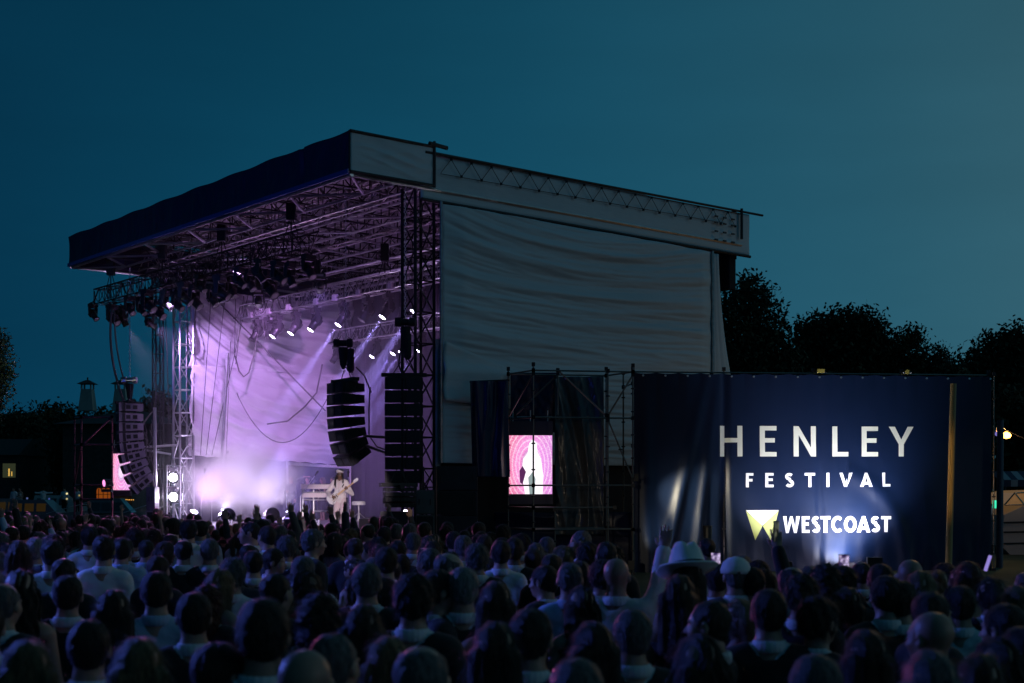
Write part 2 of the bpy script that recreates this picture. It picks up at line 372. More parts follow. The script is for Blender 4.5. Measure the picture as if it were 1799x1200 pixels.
# ================================================================== line arrays
def line_array(px, y0, y1, s, w, n, yaw, curve, label, back=False, first=0, depth=.55, wedge=.86, side=None):
    top = W(px, y0, s); H = (y1-y0)/s; h = H/n
    t = thing('speaker_array', label, 'loudspeaker', tuple(top), 'hanging loudspeaker arrays'); Q = Matrix.Rotation(yaw, 4, 'Z')
    fb = MB(); fb.obox((0, 0, .06), (w*.62, 0, 0), (0, .1, 0), (0, 0, .05)); fb.obox((0, -.05, .0), (.06, 0, 0), (0, depth*.55, 0), (0, 0, .05))
    fb.tube((-w*.3, 0, .1), (0, 0, .55), .012); fb.tube((w*.3, 0, .1), (0, 0, .55), .012)
    for v in range(len(fb.v)): fb.v[v] = tuple(Q @ Vector(fb.v[v]))
    fb.build('flying_frame', M_black, t, (0, 0, 0))
    z = 0.; y = 0.; ang = 0.
    for i in range(n):
        ang = curve*(i/(n-1))**2.2 if n > 1 else 0
        Rm = Matrix.Rotation(ang, 4, 'X')
        c = Vector((0, y, z-h/2)); hh = h/2*.93
        def T(p): return Q @ (c + Rm @ Vector(p))
        b = MB(); w2, d2 = w/2, depth/2
        f = [(-w2, -d2, -hh), (w2, -d2, -hh), (w2, -d2, hh), (-w2, -d2, hh)]; g = [(-w2*wedge, d2, -hh*.72), (w2*wedge, d2, -hh*.72), (w2*wedge, d2, hh*.72), (-w2*wedge, d2, hh*.72)]
        b.prism([T(p) for p in f[::-1]], [T(p) for p in g[::-1]])
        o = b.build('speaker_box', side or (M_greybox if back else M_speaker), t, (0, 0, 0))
        for sx in (-1, 1):
            b = MB(); x_ = sx*w2*(.5+.5*wedge)
            for k_ in (0, 1): q_ = -.12*depth+k_*.28*depth; b.obox(T((x_+sx*.004, q_, 0)), Q @ Rm @ Vector((.012, 0, 0)), Q @ Rm @ Vector((sx*-.002, depth*.09, 0)), Q @ Rm @ Vector((0, 0, hh*.42)))
            b.build('side_handle', M_black, o, (0, 0, 0))
        b = MB()
        if back:
            b.prism([T((x*w*.2, d2+.001, zz*hh*.5)) for x, zz in ((-1, -1), (1, -1), (1, 1), (-1, 1))], [T((x*w*.17, d2+.05, zz*hh*.42)) for x, zz in ((-1, -1), (1, -1), (1, 1), (-1, 1))])
            for x in (-.3, .3): b.tube(T((x*w, d2, -hh*.5)), T((x*w, d2+.04, hh*.5)), .02)
        else:
            for x in (-.25, .25): b.prism([T((w*(x+sx*.2), -d2-.001, sz*hh*.82)) for sx, sz in ((-1, -1), (-1, 1), (1, 1), (1, -1))], [T((w*(x+sx*.19), -d2-.02, sz*hh*.78)) for sx, sz in ((-1, -1), (-1, 1), (1, 1), (1, -1))])
            b.prism([T((w*sx*.035, -d2-.001, sz*hh*.82)) for sx, sz in ((-1, -1), (-1, 1), (1, 1), (1, -1))], [T((w*sx*.02, -d2-.03, sz*hh*.8)) for sx, sz in ((-1, -1), (-1, 1), (1, 1), (1, -1))])
        b.build('rear_panel' if back else 'grille', M_greybox if back else M_grille, o, (0, 0, 0))
        if not back:
            b = MB()
            for sx in (-1, 1): b.obox(T((sx*w*.5, -d2*.6, 0)), Q @ Rm @ Vector((.02, 0, 0)), Q @ Rm @ Vector((0, .05, 0)), Q @ Rm @ Vector((0, 0, hh*.95)))
            b.build('rigging_plate', M_darksteel, o, (0, 0, 0))
        z -= h*math.cos(ang); y += h*math.sin(ang)*.9
    return t
# rear of far-left array is towards us: faces away to the left
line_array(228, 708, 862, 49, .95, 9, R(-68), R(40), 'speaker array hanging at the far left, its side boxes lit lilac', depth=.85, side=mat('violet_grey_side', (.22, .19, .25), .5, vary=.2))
line_array(608, 672, 812, 62, 1.05, 7, R(-58), R(30), 'curved black speaker array hanging right above the guitarist', depth=.72)
line_array(710, 663, 848, 66, .97, 8, R(3), R(6), 'straight black speaker array hanging beside the lattice tower', depth=.5)
def hang(px0, y0, px1, y1, s, bow, r, m, lb, n=16, s2=None, grp='black cables hanging around the stage'):
    p0, p1 = W(px0, y0, s), W(px1, y1, s2 or s); pts = [p0.lerp(p1, i/n)+Vector((bow*4*(i/n)*(1-i/n), 0, 0)) for i in range(n+1)]
    return cable('hanging_cable', pts, r, m, lb, group=grp)
M_lcable = mat('grey_cable', (.12, .11, .12), .6)
hang(197, 540, 236, 745, 49, -.35, .045, M_lcable, 'thick cable bundle running down from the left truss end to the leftmost speakers')
hang(201, 545, 246, 742, 49, -.25, .03, M_lcable, 'thinner cable beside the thick bundle at the far left')
hang(276, 600, 272, 716, 48.5, 0, .012, M_lcable, 'thin wire above the upright silver pole')
hang(272, 720, 246, 800, 48.5, -.3, .03, M_lcable, 'looping cable from the silver pole to the leftmost speakers')
hang(291, 560, 296, 880, 47, .05, .02, M_cable, 'dark rope beside the left lattice tower')
for i, (x0, y0, x1, y1, lb) in enumerate([(345, 500, 338, 790, 'rope just inside the left lattice tower'), (372, 500, 352, 800, 'second rope right of the left tower'), (398, 500, 362, 800, 'slanting rope in front of the lilac sheet'), (405, 600, 395, 860, 'thick rope over the slanted pole'), (440, 500, 372, 800, 'most slanted rope over the lilac sheet'), (428, 520, 414, 640, 'short rope above the slanted pole'), (414, 500, 412, 620, 'vertical rope above the slanted pole')]):
    hang(x0, y0, x1, y1, 46.5, .0, .014, M_cable, lb)
cable('brace_cable', [S(17.2, 5.2, 9.3), W(572, 722, 47)], .03, M_lcable, 'straight diagonal wire crossing the lilac side sheet')
pts = [W(455, 575, 47.5), W(447, 620, 47.5), W(437, 655, 47.5), W(428, 662, 47.5), W(420, 652, 47.5), W(413, 625, 47.5)]
cable('cable_loop', pts, .028, M_lcable, 'grey cable loop hanging down from the middle truss end')
cable('cable_loop', [W(416, 690, 47)]+sag(W(420, 700, 47), W(580, 690, 50), 1.7, 16), .018, M_lcable, 'long sagging grey cable across the lilac side sheet')
cable('cable_loop', [W(566, 640, 50), W(556, 690, 50), W(535, 715, 50), W(505, 740, 49), W(470, 745, 48)], .03, M_lcable, 'cable sweeping down left behind the middle speaker array')
tag(MB().tube(W(400, 620, 46.5), W(386, 885, 46.5), .06, .06, 8).build('support_pole', M_alu, None, tuple(W(386, 885, 46.5))), 'slanted silver pole standing in the smoke at stage left side', 'pole')
tag(MB().path([W(272, 716, 48.5), W(272.5, 800, 48.5), W(274, 905, 48.5)], .06, 8).build('support_pole', M_alu, None, tuple(W(273, 905, 48.5))), 'upright silver pole between leftmost speakers and left tower', 'pole')
tag(MB().tube(W(250, 786, 48), W(312, 782, 48), .045).tube(W(250, 790, 48), W(300, 798, 48), .04).build('bracing_pole', M_alu, None, tuple(W(250, 786, 48))), 'silver brace arm from the leftmost speakers to the left tower', 'brace')
tag(MB().tube(W(640, 766, 62), W(690, 769, 66), .04).tube(W(640, 782, 62), W(690, 800, 66), .04).build('bracing_pole', M_black, None, tuple(W(640, 766, 62))), 'black brace bars between the two right speaker arrays', 'brace')
for k, (pts, lb) in enumerate([([W(650, 680, 62), W(648, 720, 62), W(648, 765, 62), W(662, 785, 63), W(690, 795, 65)], 'black cable behind the middle speaker array'), ([W(620, 655, 62), W(600, 640, 62), W(606, 615, 62)], 'short black cable above the middle speaker array'), ([W(625, 645, 62), W(640, 660, 62), W(652, 690, 62)], 'black cable over the right end of the middle array'), ([W(706, 600, 66), W(700, 640, 66), W(707, 660, 66)], 'black cable above the straight speaker array')]):
    cable('hanging_cable', pts, .022, M_cable, lb, group='black cables hanging around the stage')
cab = MB()
for i in range(16):
    x = 245+random.uniform(-8, 22); y = random.uniform(735, 800); cab.path([W(x, y, 48.2), W(x+random.uniform(-10, 14), y+20, 48.2), W(x+random.uniform(-12, 10), y+45, 48.2), W(x+random.uniform(-5, 14), y+66, 48.2)], .016, 4)
tag(cab.build('cable_tangle', M_lcable, None, tuple(W(255, 735, 48))), 'tangle of pale cables beside the leftmost speakers', 'cables', kind='stuff')
# ================================================================== lighting trusses and moving heads
def ltruss(a0, a1, b, z, label, hang_z=10.3, w=.5):
    t = thing('lighting_truss', label, 'truss', tuple(S((a0+a1)/2, b, z)), 'lighting trusses under the stage roof')
    m = MB(); m.truss(S(a0, b, z), S(a1, b, z), w, w, .5, .028, .014); m.build('frame', M_alu if b > 3 else M_darksteel, t)
    for k in range(4):
        m = MB(); a = a0+(a1-a0)*(.06+.29*k); m.tube(S(a, b, z+.2), S(a, b, hang_z), .02); m.tube(S(a-.4, b, z+.25), S(a, b, z+.9), .015); m.tube(S(a+.4, b, z+.25), S(a, b, z+.9), .015)
        m.obox(S(a, b, z+1.0), (.13, 0, 0), (0, .13, 0), (0, 0, .28)); m.build('hanging_motor', M_black, t)
    m = MB(); n = int(abs(a1-a0)*3.3)
    for i in range(n):
        a = a0+(a1-a0)*random.random(); m.path(sag(S(a, b-.27, z+.2), S(a+random.uniform(-.8, .8), b-.3, z-.2), .15, 6), .017, 4)
    tag(m.build('cabling', M_cable, t), kind='stuff')
    return t
truss_front = ltruss(19.0, 4.0, 1.2, 9.43, 'dark front lighting truss crowded with black moving lights', w=.55)
truss_mid = ltruss(16.2, 1.6, 5.7, 8.95, 'middle lighting truss whose lamps throw violet beams')
truss_back = ltruss(15.8, 2.2, 9.3, 8.2, 'rear lighting truss nearest the dark backdrop')
E_lens = emis('lit_lens', (.80, .72, 1), 26)
E_dim = emis('dim_lens', (.45, .3, .6), .05)
M_pad = mat('pale_fixture_label', (.6, .55, .62), .5)
M_fix = mat('fixture_housing', (.03, .03, .035), .35, vary=.2, coat=.3)
fx_mesh = {}
def fixture_meshes():
    b = MB(); b.obox((0, 0, -.12), (.19, 0, 0), (0, .13, 0), (0, 0, .07)); b.obox((-.1, 0, -.02), (.03, 0, 0), (0, .03, 0), (0, 0, .04)); b.obox((.1, 0, -.02), (.03, 0, 0), (0, .03, 0), (0, 0, .04)); fx_mesh['base'] = b.mesh('base')
    b = MB(); b.obox((0, 0, -.215), (.21, 0, 0), (0, .06, 0), (0, 0, .025))
    for s in (-1, 1): b.prism([(s*.2-.025, -.08, -.22), (s*.2+.025, -.08, -.22), (s*.2+.025, .08, -.22), (s*.2-.025, .08, -.22)][::-1], [(s*.2-.02, -.05, -.56), (s*.2+.02, -.05, -.56), (s*.2+.02, .05, -.56), (s*.2-.02, .05, -.56)][::-1])
    fx_mesh['yoke'] = b.mesh('yoke')
    b = MB(); b.lathe((0, 0, .26), (0, 0, -1), [(0, .05), (.03, .11), (.12, .15), (.3, .155), (.38, .135), (.52, .125), (.60, .14), (.61, .12), (.59, .115)], 16)
    b.obox((0, .12, .05), (.09, 0, 0), (0, .05, 0), (0, 0, .1)); b.obox((0, -.12, .05), (.09, 0, 0), (0, .05, 0), (0, 0, .1)); fx_mesh['head'] = b.mesh('head', smooth=False)
    b = MB(); b.lathe((0, 0, -.335), (0, 0, -1), [(0, .112), (.012, .09), (.018, .03)], 16); fx_mesh['lens'] = b.mesh('lens')
    b = MB(); b.prism([(-.11, -.14, -.16), (.11, -.14, -.16), (.11, -.14, -.08), (-.11, -.14, -.08)], [(-.11, -.16, -.16), (.11, -.16, -.16), (.11, -.16, -.08), (-.11, -.16, -.08)]); fx_mesh['display'] = b.mesh('display')
    for k, m in (('base', M_fix), ('yoke', M_fix), ('head', M_fix), ('lens', E_dim), ('display', M_pad)): fx_mesh[k].materials.append(m)
fixture_meshes()
FIXN = 0
def fixture(pos, target, label, lit=None, scale=1., cat='stage light', group='moving stage lights', dim=False):
    """lit = (energy, colour, cone degrees, blend)"""
    pos = Vector(pos); target = Vector(target)
    t = thing('moving_light', label, cat, tuple(pos), group); t.scale = (scale,)*3
    d = (target-(pos-Vector((0, 0, .5*scale)))).normalized(); pan = math.atan2(d.y, d.x)-math.pi/2; tilt = math.acos(max(-1, min(1, -d.z)))
    t.rotation_euler = (0, 0, pan)
    def add(k, par, loc=(0, 0, 0)):
        o = bpy.data.objects.new(k, fx_mesh[k]); COL.objects.link(o); o.parent = par; o.location = loc; return o
    add('base', t); add('yoke', t); h = add('head', t, (0, 0, -.5)); h.rotation_euler = (tilt, 0, 0); l = add('lens', h); 
    dd = add('display', t)
    if lit:
        if not dim: l.material_slots[0].link = 'OBJECT'; l.material_slots[0].material = E_lens
        ld = bpy.data.lights.new('spot_lamp', 'SPOT'); ld.energy = lit[0]; ld.color = lit[1]; ld.spot_size = R(lit[2]); ld.spot_blend = lit[3]; ld.shadow_soft_size = .06
        lo = bpy.data.objects.new('spot_lamp', ld); COL.objects.link(lo); lo.location = pos-Vector((0, 0, .5*scale))+d*.40*scale
        lo.rotation_euler = (-d).to_track_quat('Z', 'Y').to_euler()
    return t
def spot(pos, target, energy, color, cone, blend=.5, size=.15):
    pos = Vector(pos); d = (Vector(target)-pos).normalized()
    ld = bpy.data.lights.new('spot_lamp', 'SPOT'); ld.energy = energy; ld.color = color; ld.spot_size = R(cone); ld.spot_blend = blend; ld.shadow_soft_size = size
    lo = bpy.data.objects.new('spot_lamp', ld); COL.objects.link(lo); lo.location = pos; lo.rotation_euler = (-d).to_track_quat('Z', 'Y').to_euler(); return lo
VIO = (.42, .32, 1); LAV = (.80, .52, 1); PNK = (1, .55, .85); BLU = (.15, .25, 1)
ordn = ['leftmost', 'second', 'third', 'fourth', 'fifth', 'sixth', 'seventh', 'eighth', 'ninth', 'tenth', 'eleventh', 'twelfth', 'thirteenth', 'fourteenth']
# front truss: fixtures by photo column
ordn += ['fifteenth', 'sixteenth', 'seventeenth', 'eighteenth', 'nineteenth', 'twentieth', 'twenty-first', 'twenty-second', 'twenty-third', 'twenty-fourth']
for i, px in enumerate([178, 197, 212, 228, 243, 258, 274, 290, 305, 320, 337, 352, 368, 386, 402, 418, 436, 452, 470, 487, 504, 520]):
    a = stage_a(px, 1.2); n = ordn[i]
    lit = None
    lensdim = True
    tg = S(a-2.6+random.uniform(-1.6, 1.2), 2.4+random.uniform(-1, 1.5), 5.5)
    fixture(S(a, 1.2+(.42 if i % 2 else -.32), 9.2-.1*(i % 3)), tg, f'black moving light under the dark front truss, {n} of its row', lit, random.uniform(.8, 1.12), dim=True)
for a_, b_, z_, tg, e_, c_, cn, lb in [(16.3, 1.9, 8.7, S(18, 6.4, 6.2), 1350, (.64, .38, 1), 74, 'wash light hanging behind the front truss nearest the left tower'), (9.2, 2.4, 8.75, S(18, 8.6, 5.0), 3400, (.68, .32, .95), 62, 'wash light hanging behind the middle of the front truss'), (5.4, 2.4, 8.8, S(17, 9.6, 4.4), 1500, (.48, .28, 1), 60, 'wash light hanging behind the right end of the front truss')]:
    fixture(S(a_, b_, z_), tg, lb, (e_, c_, cn, 1), .85, dim=True)
mid = [(442, 0), (478, 1), (510, 1), (545, 1), (594, 1), (636, 0), (672, 1), (727, 1)]
for i, (px, on) in enumerate(mid):
    a = stage_a(px+10, 5.7)
    fixture(S(a, 5.7, 8.65), S(a+.9, 1.7, 2.2), f'moving light on the middle truss, {ordn[i]} from the left, ' + ('throwing a violet beam' if on else 'unlit'), (4500 if i < 4 else 60000, VIO, 10, .5) if on else None, 1.05)
bk = [(585, 0), (620, 1), (655, 1), (692, 1), (706, 1), (735, 1)]
for i, (px, on) in enumerate(bk):
    a = stage_a(px+6, 9.3)
    fixture(S(a, 9.3, 7.95), S(a+.9, 5.2, 1.6), f'small moving light on the rear truss, {ordn[i]} from the left', (6000 if i < 3 else 40000, (.36, .27, 1), 11, .5) if on else None, .9)
# pale label plates on the trusses
for i, px in enumerate([440, 472, 507, 555, 588, 630, 686]):
    a = stage_a(px, 5.4); c = S(a, 5.4, 8.75)
    tag(MB().obox(c, Vector((AX, AY, 0))*.11, (0, 0, .1), Vector((BX, BY, 0))*.05).build('control_box', M_pad, None, tuple(c)), f'pale square box clipped under the middle truss, {ordn[i]} from left', 'box', 'pale boxes on the trusses')
# uplighters added on the stage deck to tint the roof; floor strobes in the smoke
def floor_light(p, target, label, energy, col, cone, blend=.8, lens=E_lens):
    t = thing('floor_light', label, 'stage light', tuple(p), 'lights standing on the stage floor'); p = Vector(p)
    MB().obox(p+Vector((0, 0, .05)), (.18, 0, 0), (0, .14, 0), (0, 0, .05)).build('base', M_fix, t)
    d = (Vector(target)-p).normalized(); c = p+Vector((0, 0, .33))
    MB().lathe(c-d*.2, d, [(0, .06), (.04, .13), (.3, .15), (.34, .15), (.33, .13)], 14).build('head', M_fix, t)
    MB().lathe(c+d*.13, d, [(0, .128), (.01, .05)], 14).build('lens', lens, t)
    spot(c+d*.2, target, energy, col, cone, blend, .1)
    return t
floor_light(S(15.5, 3.2, 1.05), S(9, 4, 11), 'floor light added at stage left to tint the roof', 700, (.75, .38, .9), 100)
floor_light(S(3.2, 6.5, 1.05), S(6, 4, 11), 'floor light added behind the guitarist to tint the roof', 800, (.70, .30, .85), 110)
floor_light(S(10.5, 9.0, 1.05), S(9, 5, 11), 'floor light added near the backdrop to tint the roof', 240, (.65, .32, .95), 110)
# blinder cart beside the left tower
cart = thing('blinder_cart', 'silver framed cart with two bright round lamps beside the left tower', 'stage light', tuple(S(17.2, 2.0, 1.05)))
def PX(px, py, s): return W(px, py, s)
sB = 48.0
b = MB()
for x in (293, 322):
    b.tube(PX(x, 905, sB), PX(x, 818, sB), .03); b.tube(PX(x+4, 900, 46.5), PX(x+4, 818, 46.5), .03)
for y in (818, 856, 890): b.tube(PX(293, y, sB), PX(322, y, sB), .025)
for x in (293, 322): b.tube(PX(x, 819, sB), PX(x+4, 819, 46.5), .02)
b.build('cart_frame', M_alu, cart)
E_blind = emis('blinder_lens', (.9, .8, 1), 55)
for y in (839, 873):
    c = PX(304, y, sB); b = MB(); b.lathe(c+Vector((0, .25, 0)), (0, -1, 0), [(0, .08), (.05, .2), (.22, .23), (.24, .23), (.22, .18)], 18); h = b.build('lamp_housing', M_fix, cart)
    b = MB(); b.lathe(c+Vector((0, .03, 0)), (0, -1, 0), [(0, .15), (.02, .12), (.03, .03)], 18); b.build('lamp_lens', E_blind, h)
    b = MB(); b.obox(c+Vector((0, 0, .33)), (.17, 0, 0), (0, .1, 0), (0, 0, .035)); b.obox(c+Vector((0, 0, .27)), (.1, 0, 0), (0, .08, 0), (0, 0, .03)); b.build('bracket', M_greybox, h)
    spot(c+Vector((0, -.1, 0)), c+Vector((.5, -6, -.4)), 140, (.85, .75, 1), 150, 1, .12)

# ================================================================== smoke on the stage
def vol_box(name, a0, a1, b0, b1, z0, z1, dens, col, label, cloud=None, aniso=.2):
    m = bpy.data.materials.new(name); m.use_nodes = True; t = m.node_tree; n = t.nodes; l = t.links; n.clear()
    o = n.new('ShaderNodeOutputMaterial'); p = n.new('ShaderNodeVolumePrincipled'); l.new(p.outputs[0], o.inputs['Volume'])
    p.inputs['Color'].default_value = (*col, 1); p.inputs['Density'].default_value = dens; p.inputs['Anisotropy'].default_value = aniso
    c0 = S((a0+a1)/2, (b0+b1)/2, (z0+z1)/2)
    if cloud:
        tc = n.new('ShaderNodeTexCoord'); ns = n.new('ShaderNodeTexNoise'); ns.inputs['Scale'].default_value = .8; ns.inputs['Detail'].default_value = 4; ns.inputs['Distortion'].default_value = .5; l.new(tc.outputs['Object'], ns.inputs['Vector'])
        sc = n.new('ShaderNodeVectorMath'); sc.operation = 'MULTIPLY'; l.new(tc.outputs['Object'], sc.inputs[0]); sc.inputs[1].default_value = (1/cloud[0], 1/cloud[1], 1/cloud[2])
        ln = n.new('ShaderNodeVectorMath'); ln.operation = 'LENGTH'; l.new(sc.outputs[0], ln.inputs[0])
        nm = n.new('ShaderNodeMath'); nm.operation = 'MULTIPLY_ADD'; l.new(ns.outputs[0], nm.inputs[0]); nm.inputs[1].default_value = 1.1; l.new(ln.outputs['Value'], nm.inputs[2])
        r = n.new('ShaderNodeMapRange'); r.interpolation_type = 'SMOOTHSTEP'; l.new(nm.outputs[0], r.inputs[0]); r.inputs[1].default_value = .65; r.inputs[2].default_value = 1.5; r.inputs[3].default_value = dens; r.inputs[4].default_value = 0
        l.new(r.outputs[0], p.inputs['Density'])
    b = MB()
    for s_ in (0,):
        q = lambda a, bb, z: S(a, bb, z)-c0
        b.prism([q(a0, b0, z0), q(a0, b1, z0), q(a1, b1, z0), q(a1, b0, z0)], [q(a0, b0, z1), q(a0, b1, z1), q(a1, b1, z1), q(a1, b0, z1)])
    o = b.build(name, m, None, (0, 0, 0)); o.location = c0
    o.data.transform(Matrix.Rotation(-STAGE_YAW, 4, 'Z')); o.rotation_euler = (0, 0, STAGE_YAW)
    return tag(o, label, 'smoke', kind='stuff')
vol_box('stage_haze', .9, 17.4, 1.6, 11.3, 1.1, 8.6, .012, (.9, .88, 1), 'thin violet haze filling the stage', aniso=.45)
vol_box('smoke_cloud', 14.0, 18.0, 3.0, 7.8, 1.12, 4.3, 1.6, (1, 1, 1), 'dense glowing smoke cloud low on the left of the stage', cloud=(2.7, 2.6, 1.75))
floor_light(S(17.0, 5.2, 1.05), S(15.8, 5.4, 4), 'floor strobe inside the smoke near the left tower', 70, (.78, .62, 1), 130)
floor_light(S(14.8, 6.8, 1.05), S(15.2, 5.4, 4), 'floor strobe inside the smoke behind the musicians', 60, (.80, .66, 1), 130)
fixture(S(14.4, 5.7, 8.65), S(16.1, 5.3, 1.6), 'extra moving light added on the middle truss to brighten the smoke cloud', (250, (.78, .58, 1), 70, 1), 1.0)  # lamp added to light the smoke evenly from above
fixture(S(17.3, 1.3, 8.95), S(16.8, 5.0, 1.8), 'extra moving light added at the front truss left end to brighten the smoke', (1200, (.80, .62, 1), 50, 1), .9, dim=True)  # another lamp added from the front to brighten the smoke
for p_, e_ in ((S(17.0, 4.7, 2.3), 150), (S(16.2, 5.3, 2.8), 200), (S(15.2, 5.9, 2.2), 130)):  # unseen soft fill lamps added inside the smoke for its glow
    ld = bpy.data.lights.new('smoke_glow_fill', 'POINT'); ld.energy = e_; ld.color = (.80, .62, 1); ld.shadow_soft_size = 1.0; lo = bpy.data.objects.new('smoke_glow_fill', ld); COL.objects.link(lo); lo.location = p_
fixture(S(9.6, 1.2, 9.15), S(7.2, 3.2, 1.4), 'extra moving light added at the front truss to brighten the keyboards', (2500, (1, .72, .85), 30, .8), 1.1, dim=True)  # lamp added to brighten the keyboards

# ================================================================== stage gear
def drum_stool():
    c = W(630, 921, 54); t = thing('drum_stool', 'round padded stool on a tripod at stage right', 'stool', tuple(c)); z = .62
    MB().lathe(c+Vector((0, 0, z)), (0, 0, 1), [(0, .2), (.02, .22), (.1, .22), (.13, .18), (.135, .02)], 18).build('seat', M_white, t)
    MB().tube(c+Vector((0, 0, .2)), c+Vector((0, 0, z)), .025).tube(c+Vector((0, 0, .1)), c+Vector((0, 0, .35)), .035).build('post', M_alu, t)
    for k in range(3):
        an = R(30+120*k); e = c+Vector((math.cos(an)*.34, math.sin(an)*.34, .02)); MB().path([c+Vector((0, 0, .38)), c.lerp(e, .6)+Vector((0, 0, .2)), e], .018).build('leg', M_alu, t)
drum_stool()
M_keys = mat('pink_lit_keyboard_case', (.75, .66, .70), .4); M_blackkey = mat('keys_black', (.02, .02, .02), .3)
kb = thing('keyboard_rig', 'two-tier silver keyboard stand with pale keyboards', 'keyboard', tuple(W(575, 926, 54)))
sK = 54
b = MB()
for x in (532, 551, 606): b.tube(W(x, 926, sK), W(x, 848, sK), .028)
b.tube(W(532, 865, sK), W(612, 865, sK), .03); b.tube(W(550, 898, sK), W(606, 898, sK), .03); b.tube(W(532, 878, sK), W(606, 878, sK), .028); b.tube(W(532, 926, sK), W(532, 926, sK)+Vector((0, -.5, -.02)), .025)
b.build('stand', M_alu, kb)
for y0, y1, x0, nm in ((851, 859, 531, 0), (866, 874, 533, 1)):
    b = MB(); p0, p1 = W(x0, y1, sK), W(613, y0, sK); b.box(p0.x, p1.x, p0.y-.35, p0.y, p0.z, p1.z); k = b.build('keyboard', M_keys, kb)
    b = MB()
    for i in range(20): x = p0.x+.08+i*(p1.x-p0.x-.16)/20; b.box(x, x+.03, p0.y-.34, p0.y-.2, p1.z+.001, p1.z+.012)
    b.build('keys', M_blackkey, k)
def mic(px0, y0, px1, y1, s, lb, base=(0, 0)):
    p0, p1 = W(px0, y0, s), W(px1, y1, s); t = thing('microphone_stand', lb, 'microphone stand', tuple(p0), 'microphone stands')
    MB().path([p0, p0+(p1-p0)*.5, p1], .016).build('boom', M_alu, t); d = (p1-p0).normalized(); MB().lathe(p1, d, [(0, .02), (.1, .028), (.13, .04), (.17, .04), (.2, .02)], 10).build('microphone', M_black, t)
    f = W(px0, 0, s); f.z = 1.06; MB().tube(p0, f, .016).lathe(f, (0, 0, 1), [(0, .16), (.02, .16), (.03, .02)], 12).build('stand_pole', M_alu, t)
mic(528, 872, 553, 836, 55, 'tilted boom microphone stand left of the keyboards'); mic(612, 905, 612, 838, 56, 'upright microphone stand right behind the guitarist')
mic(353, 890, 359, 832, 47, 'microphone stand glowing in the smoke at far left'); mic(372, 834, 396, 800, 46.6, 'overhead microphone boom in the smoke')
# chrome drums / monitor wedges along the stage lip
M_chrome = mat('chrome', (.7, .68, .75), .15, 1)
for i, (px, py, r, lb) in enumerate([(398, 908, 13, 'chrome drum shell at the left of the stage lip'), (476, 906, 12, 'chrome drum shell right of the smoke'), (505, 915, 9, 'small drum shell between the chrome drum and the keyboards')]):
    s_ = 52; c = W(px, py, s_); rr = r/s_; t = thing('drum', lb, 'drum', tuple(c-Vector((0, 0, rr))))
    MB().lathe(c, (.5, -1, .25), [(-.2, rr), (0.2, rr)], 22).build('shell', M_chrome, t); MB().lathe(c, (.5, -1, .25), [(.205, rr*1.03), (.24, rr*1.03), (.235, rr*.9)], 22).build('hoop', M_darksteel, t)
    MB().lathe(c, (.5, -1, .25), [(.202, rr*.98), (.21, rr*.2)], 22).build('drumhead', M_backdrop, t)
for i, (px, lb) in enumerate([(520, 'slanted monitor speaker lit pink left of the keyboards'), (462, 'slanted monitor speaker near the chrome drum'), (655, 'slanted monitor speaker at the right stage lip')]):
    c = W(px, 935, 59); c.z = 1.05; t = thing('stage_monitor', lb, 'loudspeaker', tuple(c), 'monitor speakers on the stage lip')
    q = Matrix.Rotation(R(180-20*i), 4, 'Z')
    v = [q @ Vector(p)+c for p in ((-.33, -.25, 0), (.33, -.25, 0), (.33, .25, 0), (-.33, .25, 0))]; w = [q @ Vector(p)+c for p in ((-.33, -.05, .4), (.33, -.05, .4), (.33, .25, .36), (-.33, .25, .36))]
    MB().prism(v, w).build('cabinet', M_speaker, t)
    v2 = [q @ Vector(p)+c for p in ((-.3, -.245, .03), (.3, -.245, .03), (.3, -.065, .37), (-.3, -.065, .37))]; w2 = [q @ Vector(p)+c for p in ((-.3, -.27, .05), (.3, -.27, .05), (.3, -.09, .39), (-.3, -.09, .39))]
    MB().prism(v2, w2).build('grille', M_grille, t)
    c = MB()
# ================================================================== ground stacks of speakers
M_sub = mat('sub_cabinet_paint', (.028, .03, .042), .5, vary=.2, vscale=5, bump=.2, bscale=120)
def cab_stack(px0, px1, ys, s, depth, label, m=M_sub, grp='stacked bass speakers by the stage corner'):
    for j in range(len(ys)-1):
        y0, y1 = ys[j], ys[j+1]; p0, p1 = W(px0, y1-.6, s), W(px1, y0, s); p0.z = max(p0.z, 0.0) if j < len(ys)-2 else 0.12
        t = thing('bass_speaker', label[j], 'loudspeaker', ((p0.x+p1.x)/2, p0.y+depth/2, p0.z), grp)
        o = MB().box(p0.x, p1.x, p0.y, p0.y+depth, p0.z, p1.z-.012).build('cabinet', m, t)
        g = .035; MB().box(p0.x+g, p1.x-g, p0.y-.02, p0.y-.001, p0.z+g, p1.z-g-.01).build('grille', M_grille if j % 2 else m, t)
        b = MB(); 
        for xx in (p0.x+.1, p1.x-.1): b.tube((xx, p0.y-.03, (p0.z+p1.z)/2-.08), (xx, p0.y-.03, (p0.z+p1.z)/2+.08), .012)
        b.build('handle', M_darksteel, t)
        if j == len(ys)-2:
            q = MB(); q.box(p0.x-.05, p1.x+.05, p0.y-.05, p0.y+depth, 0, .118); tag(q.build('speaker_plinth', M_black, None, ((p0.x+p1.x)/2, p0.y, 0)), 'low black plinth under '+label[j], 'plinth')
cab_stack(768, 838, [818, 862, 905, 950, 998], 65, .9, ['topmost bass speaker of the wide stack below the grey wall', 'second speaker down in the wide stack below the grey wall', 'third speaker down in the wide stack below the grey wall', 'lowest speaker of the wide stack below the grey wall'])
